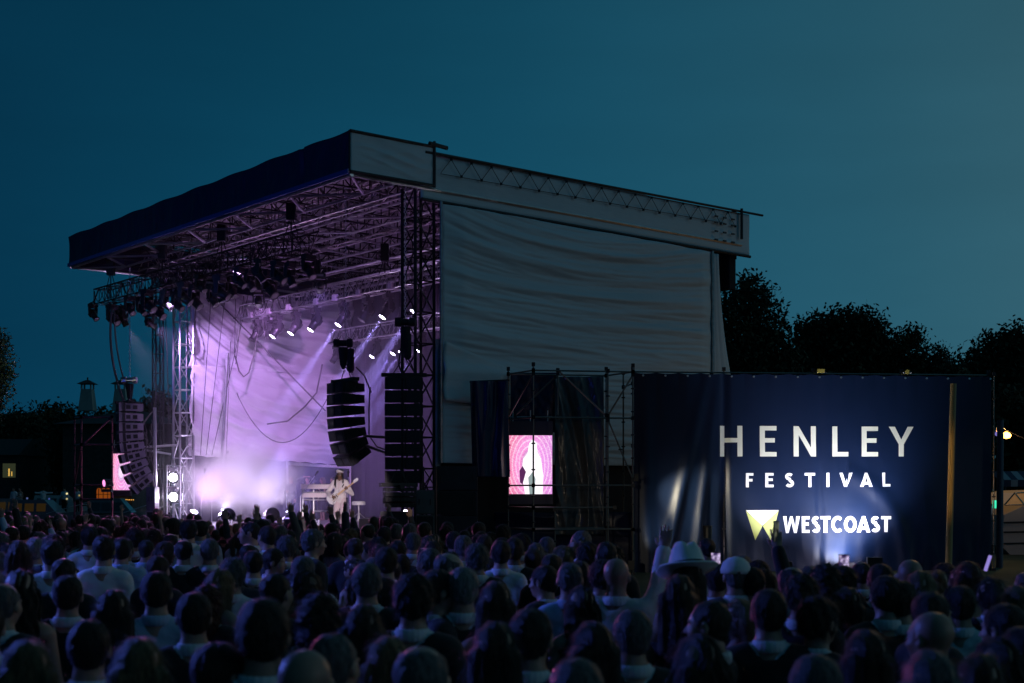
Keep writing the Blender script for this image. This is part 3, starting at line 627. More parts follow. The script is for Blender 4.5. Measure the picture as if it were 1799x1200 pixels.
cab_stack(730, 763, [860, 904, 950, 998], 66.5, .8, ['upper greenish-grey speaker of the narrow stack', 'middle greenish-grey speaker of the narrow stack', 'lowest speaker of the narrow stack'], mat('olive_grey_cabinet', (.11, .12, .11), .5, vary=.12, bump=.1, bscale=100))
cab_stack(668, 716, [898, 945, 998], 67.5, .8, ['black speaker at the stage corner, top of the low stack', 'black speaker at the bottom of the low corner stack'])
line_array(700, 856, 888, 68, .8, 4, R(25), R(14), 'short black speaker stack on the low corner cabinets', depth=.45)
cab_stack(257, 272, [855, 898, 945], 50, .6, ['slim dark speaker left of the blinder cart', 'lower slim dark speaker left of the blinder cart'], mat('violet_grey_cabinet', (.10, .09, .13), .5, vary=.1), 'slim speakers at stage left')
b = MB(); b.truss(W(754, 1000, 66), W(754, 820, 66), .35, .35, .6, .03, .016, up=(1, 0, 0)); tag(b.build('lattice_support', M_darksteel, None, tuple(W(754, 1000, 66))), 'dark lattice support behind the narrow speaker stack', 'truss')

# ================================================================== scaffold with LED screen
M_scaf = mat('scaffold_tube', (.20, .17, .15), .4, .8, vary=.2); M_scafr = mat('scaffold_tube_painted', (.30, .09, .14), .5, .3, vary=.2)
def scaf(name, label, segs, m, r=.024, coup=True):
    t = thing(name, label, 'scaffold', tuple(min(((p0, p1) for p0, p1 in segs), key=lambda q: min(q[0].z, q[1].z))[0]))
    b = MB(); c = MB()
    for p0, p1 in segs:
        b.tube(p0, p1, r)
        if coup:
            for p in (p0, p1): c.obox(p, (.045, 0, 0), (0, .045, 0), (0, 0, .05))
            if abs((p1-p0).normalized().z) > .9:
                ln = (p1-p0).length; k = int(ln/.62)
                for i in range(1, k): c.lathe(p0.lerp(p1, i/k), (0, 0, 1), [(-.02, .03), (-.015, .055), (.015, .055), (.02, .03)], 8)
    b.build('tubes', m, t)
    if c.v: tag(c.build('couplers', M_darksteel, t), kind='stuff')
    return t
FL, FR, BL, BR = (937, 66.5), (1112, 65.6), (893, 64.4), (1065, 63.5)
def V(c, y): return W(c[0], y, c[1])
def gnd(c): p = W(c[0], 862, c[1]); p.z = .02; return p
seg = []
for c, y in ((FL, 640), (FR, 642), (BL, 648), (BR, 648)): seg.append((gnd(c), V(c, y)))
zl = {651: 3.18, 733: 1.94, 853: .14, 891: -.45, 931: -1.03}
def at_z(c, z): p = W(c[0], 862, c[1]); p.z = EYE+z; return p
for z in zl.values():
    seg.append((at_z(FL, z), at_z(FR, z))) if z not in (-.45,) else seg.append((at_z(FL, z), at_z((1080, 65.8), z)))
    seg.append((at_z(BL, z), at_z(FL, z)))
    if z in (3.18, -1.03): seg.append((at_z(BL, z), at_z(BR, z))); seg.append((at_z(BR, z), at_z(FR, z)))
M1 = ((937+1112)/2-45, 61.6)
seg += [(at_z((980, 66.2), 3.2), at_z((1065, 65.8), 2.0)), (at_z(BL, 2.0), at_z(FL, 3.1)), (at_z((1068, 65.8), 2.0), at_z(FR, 3.1)), (at_z((1068, 65.8), 1.9), at_z(FR, .3)), (at_z((905, 64.3), 2.05), at_z((975, 64.4), 3.1)), (at_z((975, 66.2), -.5), at_z((975, 66.2), -2.2)), (at_z((1068, 65.8), 3.2), at_z((1068, 65.8), -2.2)), (at_z((980, 64.4), 3.2), at_z((980, 64.4), 2.0))]
scaf('scaffold_tower', 'scaffold tower holding the pink LED screen beside the navy banner', seg, M_scaf)
def led(px0, px1, y0, y1, s, label, hdr=25, ftr=18, yaw=0):
    p0, p1 = W(px0, y1, s), W(px1, y0, s); cx, cz = (p0.x+p1.x)/2, (p0.z+p1.z)/2; w, h = p1.x-p0.x, p1.z-p0.z
    m = bpy.data.materials.new('led_picture'); m.use_nodes = True; t = m.node_tree; n = t.nodes; l = t.links; p = n['Principled BSDF']; p.inputs['Base Color'].default_value = (.01, .01, .01, 1)
    tc = n.new('ShaderNodeTexCoord'); mp = n.new('ShaderNodeMapping'); l.new(tc.outputs['Object'], mp.inputs[0]); mp.inputs['Scale'].default_value = (2/w, 0, 2/h*.8)
    ln = n.new('ShaderNodeVectorMath'); ln.operation = 'LENGTH'; l.new(mp.outputs[0], ln.inputs[0])
    wv = n.new('ShaderNodeMath'); wv.operation = 'SINE'; mu = n.new('ShaderNodeMath'); mu.operation = 'MULTIPLY'; mu.inputs[1].default_value = 40; l.new(ln.outputs['Value'], mu.inputs[0]); l.new(mu.outputs[0], wv.inputs[0])
    vo = n.new('ShaderNodeTexVoronoi'); vo.inputs['Scale'].default_value = 26; l.new(tc.outputs['Object'], vo.inputs['Vector'])
    rp = n.new('ShaderNodeValToRGB'); l.new(ln.outputs['Value'], rp.inputs[0]); e = rp.color_ramp.elements
    e[0].position = 0; e[0].color = (1.0, .85, .95, 1); e[1].position = 1; e[1].color = (.75, .04, .20, 1)
    for q, c in ((.24, (1, .75, .95, 1)), (.34, (.30, .02, .22, 1)), (.45, (.85, .10, .42, 1)), (.62, (.9, .15, .5, 1))): x = e.new(q); x.color = c
    ad = n.new('ShaderNodeMapRange'); l.new(wv.outputs[0], ad.inputs[0]); ad.inputs[1].default_value = .3; ad.inputs[2].default_value = 1; ad.inputs[3].default_value = 0; ad.inputs[4].default_value = .38
    vm = n.new('ShaderNodeMath'); vm.operation = 'MULTIPLY'; l.new(vo.outputs['Distance'], vm.inputs[0]); vm.inputs[1].default_value = .5
    a2 = n.new('ShaderNodeMath'); a2.operation = 'ADD'; l.new(ad.outputs[0], a2.inputs[0]); l.new(vm.outputs[0], a2.inputs[1])
    # bluer towards the right of the screen, as in the shown picture
    sx = n.new('ShaderNodeSeparateXYZ'); l.new(mp.outputs[0], sx.inputs[0]); mrx = n.new('ShaderNodeMapRange'); l.new(sx.outputs[0], mrx.inputs[0]); mrx.inputs[1].default_value = -1; mrx.inputs[2].default_value = 1; mrx.inputs[3].default_value = 0; mrx.inputs[4].default_value = .6
    mixb = n.new('ShaderNodeMix'); mixb.data_type = 'RGBA'; l.new(mrx.outputs[0], mixb.inputs['Factor']); l.new(rp.outputs[0], mixb.inputs['A']); mixb.inputs['B'].default_value = (.55, .2, .95, 1)
    mix = n.new('ShaderNodeMix'); mix.data_type = 'RGBA'; l.new(a2.outputs[0], mix.inputs['Factor']); l.new(mixb.outputs['Result'], mix.inputs['A']); mix.inputs['B'].default_value = (1, .8, .95, 1)
    l.new(mix.outputs['Result'], p.inputs['Emission Color']); p.inputs['Emission Strength'].default_value = 1.15
    t0 = thing('led_screen', label, 'screen', (cx, p0.y, p0.z-.3), 'LED screens beside the stage')
    MB().box(-w/2, w/2, -.012, 0, -h/2, h/2).build('picture', m, t0, (0, 0, 0)).location = Vector((0, 0, cz-(p0.z-.3)))
    MB().box(p0.x-.02, p1.x+.02, p0.y+.002, p0.y+.12, p0.z-ftr/s, p1.z+hdr/s).build('screen_frame', mat('screen_frame_paint', (.05, .04, .055), .5), t0)
    MB().box(p0.x-.02, p1.x+.02, p0.y-.01, p0.y+.001, p1.z+.003, p1.z+hdr/s).build('trim_panel', mat('screen_trim_paint', (.09, .06, .09), .6), t0)
    MB().box(p0.x-.02, p1.x+.02, p0.y-.01, p0.y+.001, p0.z-ftr/s, p0.z-.003).build('trim_panel', mat('screen_trim_paint', (.09, .06, .09), .6), t0)
    b = MB()
    for x in (-.4, 0, .4): b.tube((cx+x*w, p0.y+.06, p1.z+hdr/s), (cx+x*w, p0.y+.06, p1.z+hdr/s+.3), .015)
    b.tube((cx-w/2, p0.y+.06, p1.z+hdr/s+.12), (cx+w/2, p0.y+.06, p1.z+hdr/s+.12), .02); b.build('hanging_bar', M_alu, t0)
    return t0, (cx, p0.y, cz, w, h)
sc1, (cx, cyy, cz, w, h) = led(893.5, 970, 765, 868, 64.0, 'upright pink LED screen in the scaffold beside the navy banner')
# bright figure of the singer shown on the screen
E_fig = emis('screen_figure_white', (1, .93, 1), 1.3); E_fig2 = emis('screen_figure_grey', (.35, .45, .45), .8); E_fig3 = emis('screen_figure_dark', (.10, .02, .10), 1)
def flat_poly(pts, dy, name, m, par): 
    b = MB(); b.quad(*[(cx+x*w, cyy-.014-dy, cz+z*h) for x, z in pts]); return b.build(name, m, par)
flat_poly([(-.12, -.5), (.28, -.5), (.30, -.2), (.24, .1), (.16, .22), (.15, .36), (.06, .44), (-.03, .36), (-.06, .2), (-.16, .1), (-.2, -.15)], .004, 'shown_figure', E_fig, sc1)
flat_poly([(-.02, -.5), (.1, -.5), (.12, -.24), (.05, -.12), (-.05, -.22)], .008, 'shown_legs', E_fig2, sc1)
flat_poly([(-.24, -.3), (-.18, -.34), (-.1, -.12), (-.18, -.02), (-.25, -.1)], .008, 'shown_shadow', E_fig3, sc1)
led(197, 229, 797, 861, 47, 'pink LED screen partly hidden behind the leftmost speakers', 10, 10)
sL = 47.5
seg = []
for x, y0, s_ in ((143, 732, 47.5), (131, 735, 45.5), (197, 732, 47.5)): seg.append((gnd((x, s_)), W(x, y0, s_)))
for y in (733, 781, 852, 877): seg.append((W(143, y, sL), W(197, y, sL))); seg.append((W(131, y+1, 45.5), W(143, y, sL)))
seg += [(W(147, 780, sL), W(193, 736, sL)), (W(131, 850, 45.5), W(143, 780, sL))]
scaf('scaffold_tower', 'reddish scaffold frame holding the LED screen at the far left', seg, M_scafr, .035)

# crumpled sheets behind the scaffold
M_shiny = mat('crumpled_dark_vinyl', (.10, .10, .105), .28, vary=.1, bump=.2, bscale=12)
M_navyv = mat('navy_vinyl', (.012, .018, .07), .35, bump=.15, bscale=8)
def sheet(px0, px1, y0, y1, s, fold, m, label, lean=0, name='dark_sheet', nu=70, nv=90, grp=None):
    def fn(u, v):
        p = W(px0+(px1-px0)*u+lean*v, y0+(y1-y0)*v, s); return p-Vector((0, fold(u, v), 0))
    o = grid_obj(fn, nu, nv, name, m, None, tuple(W(px0, y1, s)), thick=.008); return tag(o, label, 'tarpaulin', grp)
sheet(974, 1060, 662, 940, 62.6, lambda u, v: .22*ridge((u+.55*v*v-.5*v)*2.6-v*1.1*(v > .0), v*.35, 3)*min(1, v*3+.2)+.07*ridge(u*4-v*3.1, v, 7)+.02*nz(u*14, v*22), M_shiny, 'crumpled shiny dark sheet hanging in the scaffold right of the screen')
sheet(897, 978, 655, 760, 62.6, lambda u, v: .08*ridge(u*2+v*.8, v*.5, 1)+.02*nz(u*9, v*9), M_navyv, 'dark navy sheet behind the top of the scaffold, above the screen')
sheet(826, 892, 670, 838, 64.6, lambda u, v: .16*ridge(u*2.1+.25*v, v*.3, 6)+.05*ridge(u*5, v*.8, 2), M_navyv, 'navy sheet hanging from the rail left of the screen scaffold', 4)
sheet(868, 1110, 900, 1010, 62.2, lambda u, v: .1*ridge(u*2, v*2, 6), M_navyv, 'dark sheet low behind the scaffold base')
b = MB(); b.box(W(1072, 0, 55).x, W(1108, 0, 55).x, 2400/55, 2400/55+1, .01, EYE+(862-872)/55); tag(b.build('equipment_case', M_black, None, tuple(W(1085, 990, 55))), 'black equipment case behind the right end of the scaffold', 'case')
b = MB(); b.tube(W(825, 671, 64.7), W(895, 668, 64.6), .03); tag(b.build('sheet_rail', M_darksteel, None, tuple(W(825, 671, 64.7))), 'thin rail holding the navy sheet left of the scaffold', 'rail')

# ================================================================== the big navy banner
BP0 = Vector(((1113.5-899.5)/64.6, 2400/64.6, 0)); BP1 = Vector(((1741-899.5)/62.6, 2400/62.6, 0)); BD = (BP1-BP0).normalized(); BN = Vector((BD.y, -BD.x, 0))   # BN points to the crowd
BW = (BP1-BP0).length
def ban_hit(px, py):                  # banner-plane coordinates (metres along, height) of a photo pixel
    r = Vector(((px-899.5)/2400, 1, 0)); # ray from origin in plan
    den = r.x*BD.y-r.y*BD.x; k = (BP0.x*BD.y-BP0.y*BD.x)/den; p = r*k
    return (p-BP0).dot(BD), EYE+(862-py)/2400*p.y
u_fold = [ban_hit(x, 800)[0] for x in (1195, 1235, 1280, 1560, 1440)]
ztop = ban_hit(1430, 657)[1]
def ban_d(x, z):                      # relief of the cloth towards the crowd
    def bump(c, w): return math.exp(-((x-c)/w)**2)
    low = max(0, min(1, (ztop-z)/4.5))
    d = .16*bump(u_fold[0]+.55*(z-2.2)*.42, .17)*(low**1.2+.1) + .12*bump(u_fold[1]+.33*(z-2.2)*.4, .13)*low + .10*bump(u_fold[0]-.95, .2)*low
    d -= .16*bump(u_fold[2]-.1, .10)*(.4+.6*low)
    d += .04*nz(x*.45, z*.3, 3) + .018*ridge(x*1.1+z*.25, z*.35, 5)*(.4+low) - .05*bump(u_fold[4], .12)*low
    rad = math.hypot(x-u_fold[4]-.4, (z-.3)*.8); d += .07*math.exp(-((rad-2.0)/.22)**2)*(1 if x > u_fold[4]+.8 else 0)*max(0, min(1, (4.2-z)/2))
    d += (.045*ridge(x*2.2, z*.5, 9))*max(0, min(1, (1.9-z)/1.5))
    d += .05*math.exp(-(ztop-z)*2.5)*abs(math.sin(x*math.pi/.62))*.5
    return d
def ban_pt(x, z, o=0.): return BP0+BD*x+BN*(ban_d(x, z)+o)+Vector((0, 0, z))
M_banner = mat('navy_banner_vinyl', (.0028, .0105, .040), .46, vary=.05, bump=.06, bscale=12)
ban = thing('festival_banner', 'huge navy festival banner with pale lettering on scaffolding', 'banner', tuple(BP0+BD*BW/2))
M_banner.node_tree.nodes['Principled BSDF'].inputs['Specular IOR Level'].default_value = .32
bz = .03
grid_obj(lambda u, v: ban_pt(u*BW, bz+(ztop-.01-.03*abs(math.sin(u*BW*math.pi/.62))-bz)*v), 330, 170, 'banner_cloth', M_banner, ban)
b = MB()
for i in range(17):
    x = .25+i*.62
    if x < BW: b.lathe(ban_pt(x, ztop-.09, .004), BN, [(0, .03), (.01, .03), (.012, .015)], 10)
tag(b.build('eyelets', M_alu, ban), kind='stuff')
M_l1 = mat('cream_lettering', (.80, .80, .66), .5); M_l2 = mat('white_lettering', (.85, .86, .88), .5); M_l3 = mat('lime_logo', (.55, .62, .20), .5)
def letter_mesh(polys, name, m, z_off=.006):
    """polys in photo pixels; draped over the cloth"""
    bm = bmesh.new()
    for poly in polys:
        vs = [bm.verts.new((*ban_hit(x, y), 0)) for x, y in poly]; bm.faces.new(vs)
    bmesh.ops.triangulate(bm, faces=bm.faces)
    xs = [v.co.x for v in bm.verts]; ys = [v.co.y for v in bm.verts]
    for lo, hi, ax in ((min(xs), max(xs), 0), (min(ys), max(ys), 1)):
        k = math.ceil(lo/.04)
        while k*.04 < hi:
            n = Vector((1, 0, 0)) if ax == 0 else Vector((0, 1, 0)); bmesh.ops.bisect_plane(bm, geom=bm.verts[:]+bm.edges[:]+bm.faces[:], plane_co=n*(k*.04), plane_no=n); k += 1
    off = Vector(parent_off(ban))
    for v in bm.verts: v.co = ban_pt(v.co.x, v.co.y, z_off)-off
    bmesh.ops.recalc_face_normals(bm, faces=bm.faces)
    me = bpy.data.meshes.new(name); bm.to_mesh(me); bm.free(); me.materials.append(m); me.shade_smooth()
    o = bpy.data.objects.new(name, me); COL.objects.link(o); o.parent = ban; return o
def glyph(ch, x0, x1, y0, y1, t):
    w, h = x1-x0, y1-y0; X = lambda a: x0+a; Y = lambda a: y0+a; th = t*.88
    if ch == 'H': m = h*.47; return [[(x0, y0), (x0+t, y0), (x0+t, y0+m-th/2), (x1-t, y0+m-th/2), (x1-t, y0), (x1, y0), (x1, y1), (x1-t, y1), (x1-t, y0+m+th/2), (x0+t, y0+m+th/2), (x0+t, y1), (x0, y1)]]
    if ch == 'E': m = y0+h*.47; return [[(x0, y0), (x1, y0), (x1, y0+th), (x0+t, y0+th), (x0+t, m-th/2), (x0+w*.9, m-th/2), (x0+w*.9, m+th/2), (x0+t, m+th/2), (x0+t, y1-th), (x1, y1-th), (x1, y1), (x0, y1)]]
    if ch == 'F': m = y0+h*.5; return [[(x0, y0), (x1, y0), (x1, y0+th), (x0+t, y0+th), (x0+t, m-th/2), (x0+w*.88, m-th/2), (x0+w*.88, m+th/2), (x0+t, m+th/2), (x0+t, y1), (x0, y1)]]
    if ch == 'L': return [[(x0, y0), (x0+t, y0), (x0+t, y1-th), (x1, y1-th), (x1, y1), (x0, y1)]]
    if ch == 'I': return [[(x0, y0), (x1, y0), (x1, y1), (x0, y1)]]
    if ch == 'T': c = (x0+x1)/2; return [[(x0, y0), (x1, y0), (x1, y0+th), (c+t/2, y0+th), (c+t/2, y1), (c-t/2, y1), (c-t/2, y0+th), (x0, y0+th)]]
    if ch == 'N': k = h*t*1.28/(w); return [[(x0, y0), (x0+t*1.0, y0), (x1-t, y1-k), (x1-t, y0), (x1, y0), (x1, y1), (x1-t*1.0, y1), (x0+t, y0+k), (x0+t, y1), (x0, y1)]]
    if ch == 'Y': c = (x0+x1)/2; j = y0+h*.56; q = t*1.2; return [[(x0, y0), (x0+q, y0), (c, j-t*.75), (x1-q, y0), (x1, y0), (c+t/2, j+t*.2), (c+t/2, y1), (c-t/2, y1), (c-t/2, j+t*.2)]]
    if ch == 'V': c = (x0+x1)/2; q = t*1.12; return [[(x0, y0), (x0+q, y0), (c, y1-t*1.5), (x1-q, y0), (x1, y0), (c+t*.45, y1), (c-t*.45, y1)]]
    if ch == 'A':
        c = (x0+x1)/2; q = t*1.12; z0_, z1_ = y1-h*.34, y1-h*.34+th; f = lambda y: (y-y0)/h
        ix = lambda y, sd: c+sd*((w/2-q)*(y-y0-t*1.5)/(h-t*1.5))
        return [[(x0, y1), (c-t*.45, y0), (c, y0), (c, y0+t*1.5), (x0+q, y1)], [(x1, y1), (x1-q, y1), (c, y0+t*1.5), (c, y0), (c+t*.45, y0)], [(ix(z0_, -1), z0_), (ix(z0_, 1), z0_), (ix(z1_, 1), z1_), (ix(z1_, -1), z1_)]]
    if ch == 'W':
        q = t*1.05; c = (x0+x1)/2; a = x0+w*.26; e = x1-w*.26
        return [[(x0, y0), (x0+q, y0), (a, y1-t*1.7), (c-t*.35, y0), (c+t*.35, y0), (e, y1-t*1.7), (x1-q, y0), (x1, y0), (e+t*.4, y1), (e-t*.4, y1), (c, y0+t*1.7), (a+t*.4, y1), (a-t*.4, y1)]]
    def ring(c, rx, ry, t0, t1, n=26):
        pts = [(c[0]+rx*math.cos(t), c[1]+ry*math.sin(t)) for t in np.linspace(t0, t1, n)]; out = []
        inn = [(c[0]+(rx-t_)*math.cos(tt), c[1]+(ry-t_)*math.sin(tt)) for tt, t_ in zip(np.linspace(t0, t1, n), [t*.96]*n)]
        return [[pts[i], pts[i+1], inn[i+1], inn[i]] for i in range(n-1)]
    if ch == 'O': return ring(((x0+x1)/2, (y0+y1)/2), w/2, h/2, 0, 2*math.pi, 40)
    if ch == 'C': return ring(((x0+x1)/2+w*.06, (y0+y1)/2), w*.56, h/2, R(48), R(312), 34)
    if ch == 'S':
        # centre line of an S, thickened
        cx_, rt, rb = (x0+x1)/2, h*.235, h*.265; rx = w/2-t/2; line = []
        for tt in np.linspace(R(-35), R(-270), 16): line.append((cx_+rx*.92*math.cos(tt), y0+rt+t*.12+ (rt-t*.38)*math.sin(tt)))
        for tt in np.linspace(R(-90), R(150), 16)[1:]: line.append((cx_+rx*math.cos(tt), y1-rb-t*.02+(rb-t*.46)*math.sin(tt)))
        out = []; L_, R_ = [], []
        for i, p in enumerate(line):
            a = line[max(0, i-1)]; bb = line[min(len(line)-1, i+1)]; dx, dy = bb[0]-a[0], bb[1]-a[1]; q = math.hypot(dx, dy) or 1
            L_.append((p[0]-dy/q*t/2, p[1]+dx/q*t/2)); R_.append((p[0]+dy/q*t/2, p[1]-dx/q*t/2))
        return [[L_[i], L_[i+1], R_[i+1], R_[i]] for i in range(len(line)-1)]
T1 = [('H', 1265.1, 1304), ('E', 1334.5, 1364.2), ('N', 1394.1, 1433.2), ('L', 1461.7, 1489.8), ('E', 1513.4, 1542.3), ('Y', 1561.5, 1605)]
T2 = [('F', 1309.8, 1323), ('E', 1344, 1358.6), ('S', 1378.5, 1394.5), ('T', 1412.8, 1431.6), ('I', 1451.3, 1456.4), ('V', 1474, 1496), ('A', 1510, 1531), ('L', 1549.6, 1564)]
T3 = [('W', 1374.5, 1404), ('E', 1407.6, 1421.3), ('S', 1425, 1440.6), ('T', 1441.3, 1458), ('C', 1459.7, 1480), ('O', 1482.5, 1504.5), ('A', 1505, 1528.5), ('S', 1529.5, 1545.3), ('T', 1547.3, 1563.6)]
for row, y0, y1, sl, t, m, in ((T1, 748, 802, (.0055, 0), 8.9, M_l1), (T2, 831.2, 856.2, (-.003, -.005), 5.2, M_l2), (T3, 907, 936.5, (-.001, -.010), 5.9, M_l2)):
    for ch, x0, x1 in row:
        xa = (x0+x1)/2-row[0][1]; letter_mesh(glyph(ch, x0, x1, y0+xa*sl[0], y1+xa*sl[1], t), 'letter', m)
letter_mesh([[(1309.8, 896.4), (1367.3, 896.2), (1338.5, 923.6)]], 'logo_centre', M_l2)
letter_mesh([[(1309.8, 896.9), (1338.5, 924.1), (1326.5, 948.9)]], 'logo_wing', M_l3); letter_mesh([[(1367.3, 896.7), (1353.7, 948.9), (1338.9, 924.1)]], 'logo_wing', M_l3)
# scaffold that carries the banner
seg = []
Yb = .35
for i in range(5):
    x = .0+i*BW/4; p = BP0+BD*x-BN*.14; q = p-BN*1.3
    seg += [(Vector((p.x, p.y, .02)), Vector((p.x, p.y, ztop+.12))), (Vector((q.x, q.y, .02)), Vector((q.x, q.y, ztop+.1))), (Vector((p.x, p.y, ztop-.3)), Vector((q.x, q.y, ztop-.3)))]
pa, pb = BP0-BN*.12, BP1-BN*.12
seg += [(Vector((pa.x, pa.y, z)), Vector((pb.x, pb.y, z))) for z in (ztop+.02, ztop-2, 1.2)]
pr = BP1+BD*.08; seg.append((Vector((pr.x, pr.y, .02)), Vector((pr.x, pr.y, ztop+.05))))
scaf('scaffold_tower', 'scaffold frame carrying the huge navy banner', seg, M_scaf)
# warm lamp heads on the banner top rail
for i, px in enumerate((1441, 1593)):
    x, z = ban_hit(px, 652); c = ban_pt(x, ztop+.08); t = thing('rail_clamp', ('yellowish clamp fitting on the banner top rail, above letter N', 'small yellowish clamp on the banner top rail, right of the Y')[i], 'clamp', tuple(c))
    MB().obox(c, (.1 if i == 0 else .05, 0, 0), (0, .05, 0), (0, 0, .05)).build('clamp_body', mat('brass_fitting', (.7, .55, .12), .4, .6), t); MB().tube(c-Vector((.12, 0, .02)), c+Vector((.12, 0, -.02)), .02).build('pin', M_steel, t)
# uplight at the foot of the banner
x, z = ban_hit(1490, 1000); c = BP0+BD*x+BN*1.9; c.z = .35
t = thing('flood_light', 'bright floodlight at the foot of the banner behind the crowd', 'floodlight', (c.x, c.y, 0))
MB().box(c.x-.2, c.x+.2, c.y-.12, c.y+.05, .1, .5).build('lamp_housing', M_black, t); MB().tube((c.x, c.y, 0), (c.x, c.y, .2), .04).build('foot', M_darksteel, t)
MB().box(c.x-.17, c.x+.17, c.y+.052, c.y+.06, .14, .46).build('lamp_lens', E_lens, t)
spot((c.x, c.y+.08, .45), ban_pt(x-.1, 2.6), 1500, (.86, .88, 1), 94, 1, .1)
x, z = ban_hit(1345, 1000); c = BP0+BD*x+BN*1.8; 
t = thing('flood_light', 'small floodlight at the foot of the banner under the logo', 'floodlight', (c.x, c.y, 0))
MB().box(c.x-.14, c.x+.14, c.y-.1, c.y+.05, .1, .4).build('lamp_housing', M_black, t); MB().box(c.x-.12, c.x+.12, c.y+.052, c.y+.06, .14, .36).build('lamp_lens', E_lens, t)
spot((c.x, c.y+.08, .4), ban_pt(x+.5, 2.8), 560, (.85, .85, 1), 84, 1, .1)
cl_ = ban_pt(-.25, .5, .9); t = thing('flood_light', 'small warm floodlight low at the left end of the banner', 'floodlight', (cl_.x, cl_.y, 0))
MB().box(cl_.x-.1, cl_.x+.05, cl_.y-.1, cl_.y+.1, .15, .4).build('lamp_housing', M_black, t); MB().tube((cl_.x, cl_.y, 0), (cl_.x, cl_.y, .16), .03).build('foot', M_darksteel, t)
spot((cl_.x+.1, cl_.y, .35), ban_pt(1.9, 2.2), 260, (1, .90, .68), 75, .9, .08)
wl = at_z(FR, .35)+Vector((.1, -.45, 0)); t = thing('added_work_light', 'small warm work light added on the scaffold post to rake the banner folds', 'work light', tuple(wl))  # lamp added for grazing light along the banner folds
MB().box(wl.x-.1, wl.x, wl.y-.08, wl.y+.08, wl.z-.1, wl.z+.1).build('lamp_housing', M_black, t); MB().tube(wl+Vector((-.05, .08, 0)), wl+Vector((-.08, .42, 0)), .015).build('bracket', M_darksteel, t)
spot(wl+Vector((.03, 0, 0)), ban_pt(1.9, 1.9), 620, (1, .86, .56), 62, .9, .08)
c_ = BP0+BD*ban_hit(1470, 1000)[0]+BN*.75; t = thing('flood_light', 'low floodlight added to brighten the banner foot below the WESTCOAST lettering', 'floodlight', (c_.x, c_.y, 0))  # extra lamp added to whiten the lowest part of the banner
MB().box(c_.x-.2, c_.x+.2, c_.y-.1, c_.y+.05, .05, .3).build('lamp_housing', M_black, t); MB().box(c_.x-.17, c_.x+.17, c_.y+.052, c_.y+.06, .08, .26).build('lamp_lens', E_lens, t)
spot((c_.x, c_.y+.09, .25), (c_.x, c_.y+.6, 1.2), 480, (.85, .86, 1), 140, 1, .1)
# thick yellow-lit post in front of the banner and the lamp post by the bulb
M_wood = mat('yellowish_timber', (.42, .30, .12), .6, vary=.2, vscale=4, bump=.3, bscale=10, stretch=(3, 3, .3))
p0, p1 = W(1666, 862, 66), W(1675, 674, 66); p0.z = 0
o = MB().tube(p0, p1, .09, .08, 16).build('timber_post', M_wood, None, tuple(p0)); tag(o, 'thick yellowish leaning timber post in front of the banner right end', 'post')
p0, p1 = W(1756, 862, 60), W(1757.5, 738, 60); p0.z = 0
MBp = MB(); MBp.tube(p0, p1, .10, .095, 12); tag(MBp.build('lamp_post', mat('dark_blue_post', (.05, .07, .12), .5, bump=.2), None, tuple(p0)), 'dark post at the right edge under the glowing bulb', 'post')
fest = thing('festoon_light', 'glowing warm bulb hanging on a cable beside the right-hand post', 'string light', tuple(W(1768, 765, 58)))
c = W(1768, 765, 57.5)
E_bulb = emis('warm_bulb', (1, .36, .05), 16)
MB().lathe(c+Vector((0, 0, -.1)), (0, 0, 1), [(0, .01), (.03, .11), (.10, .15), (.17, .10), (.21, .03)], 14).build('bulb', E_bulb, fest, smooth=True)
MB().lathe(c+Vector((0, 0, .055)), (0, 0, 1), [(0, .035), (.1, .035), (.12, .015)], 10).build('bulb_holder', M_black, fest)
MB().path(sag(W(1756, 742, 57.6), W(1768, 756, 57.5), .03, 5)+sag(W(1768, 756, 57.5), W(1900, 790, 56), .15, 8)[1:], .012).build('light_cable', M_cable, fest)
MB().box(c.x-.33, c.x-.18, c.y-.05, c.y+.1, c.z+.02, c.z+.22).build('junction_box', M_steel, fest)
def point(p, e, col, r=.06):
    ld = bpy.data.lights.new('bulb_lamp', 'POINT'); ld.energy = e; ld.color = col; ld.shadow_soft_size = r; lo = bpy.data.objects.new('bulb_lamp', ld); COL.objects.link(lo); lo.location = p; return lo
point(c-Vector((0, .2, .02)), 110, (1, .5, .16))
c2 = W(1751, 766, 58.6); tag(MB().lathe(c2, (0, 0, 1), [(0, .01), (.03, .05), (.1, .05), (.13, .02)], 10).build('violet_lamp', emis('violet_bulb', (.3, .25, .8), .6), None, tuple(c2)), 'small violet lamp beside the banner right edge', 'lamp')
c2 = W(1749, 886, 58.6); tag(MB().box(c2.x-.07, c2.x+.07, c2.y, c2.y+.05, c2.z-.12, c2.z+.12).build('exit_lamp', emis('green_lamp', (.05, .8, .45), 1.2), None, tuple(c2)), 'small green lamp beside the dark right-hand post', 'lamp')
# narrow black post in front of the banner's folds
p1 = W(1243, 927, 70); p0 = Vector((p1.x, p1.y, 0)); b = MB(); b.tube(p0, p1, .11, n=12); b.lathe(p1, (0, 0, 1), [(0, .13), (.05, .13)], 12); tag(b.build('black_bollard', M_black, None, tuple(p0)), 'short black post behind the man filming with a phone', 'post')
# low crowd rail before the banner
seg = []
for i in range(8):
    x = 600+i*65; p = W(x, 862, 70); seg.append((Vector((p.x, p.y, 0)), Vector((p.x, p.y, .8))))
pA, pB = W(600, 862, 70), W(1055, 862, 70); seg += [(Vector((pA.x, pA.y, z)), Vector((pB.x, pB.y, z))) for z in (.8, .5, .2)]
scaf('crowd_barrier', 'low steel crowd barrier in front of banner and speaker stacks', seg, M_steel, .022, False)
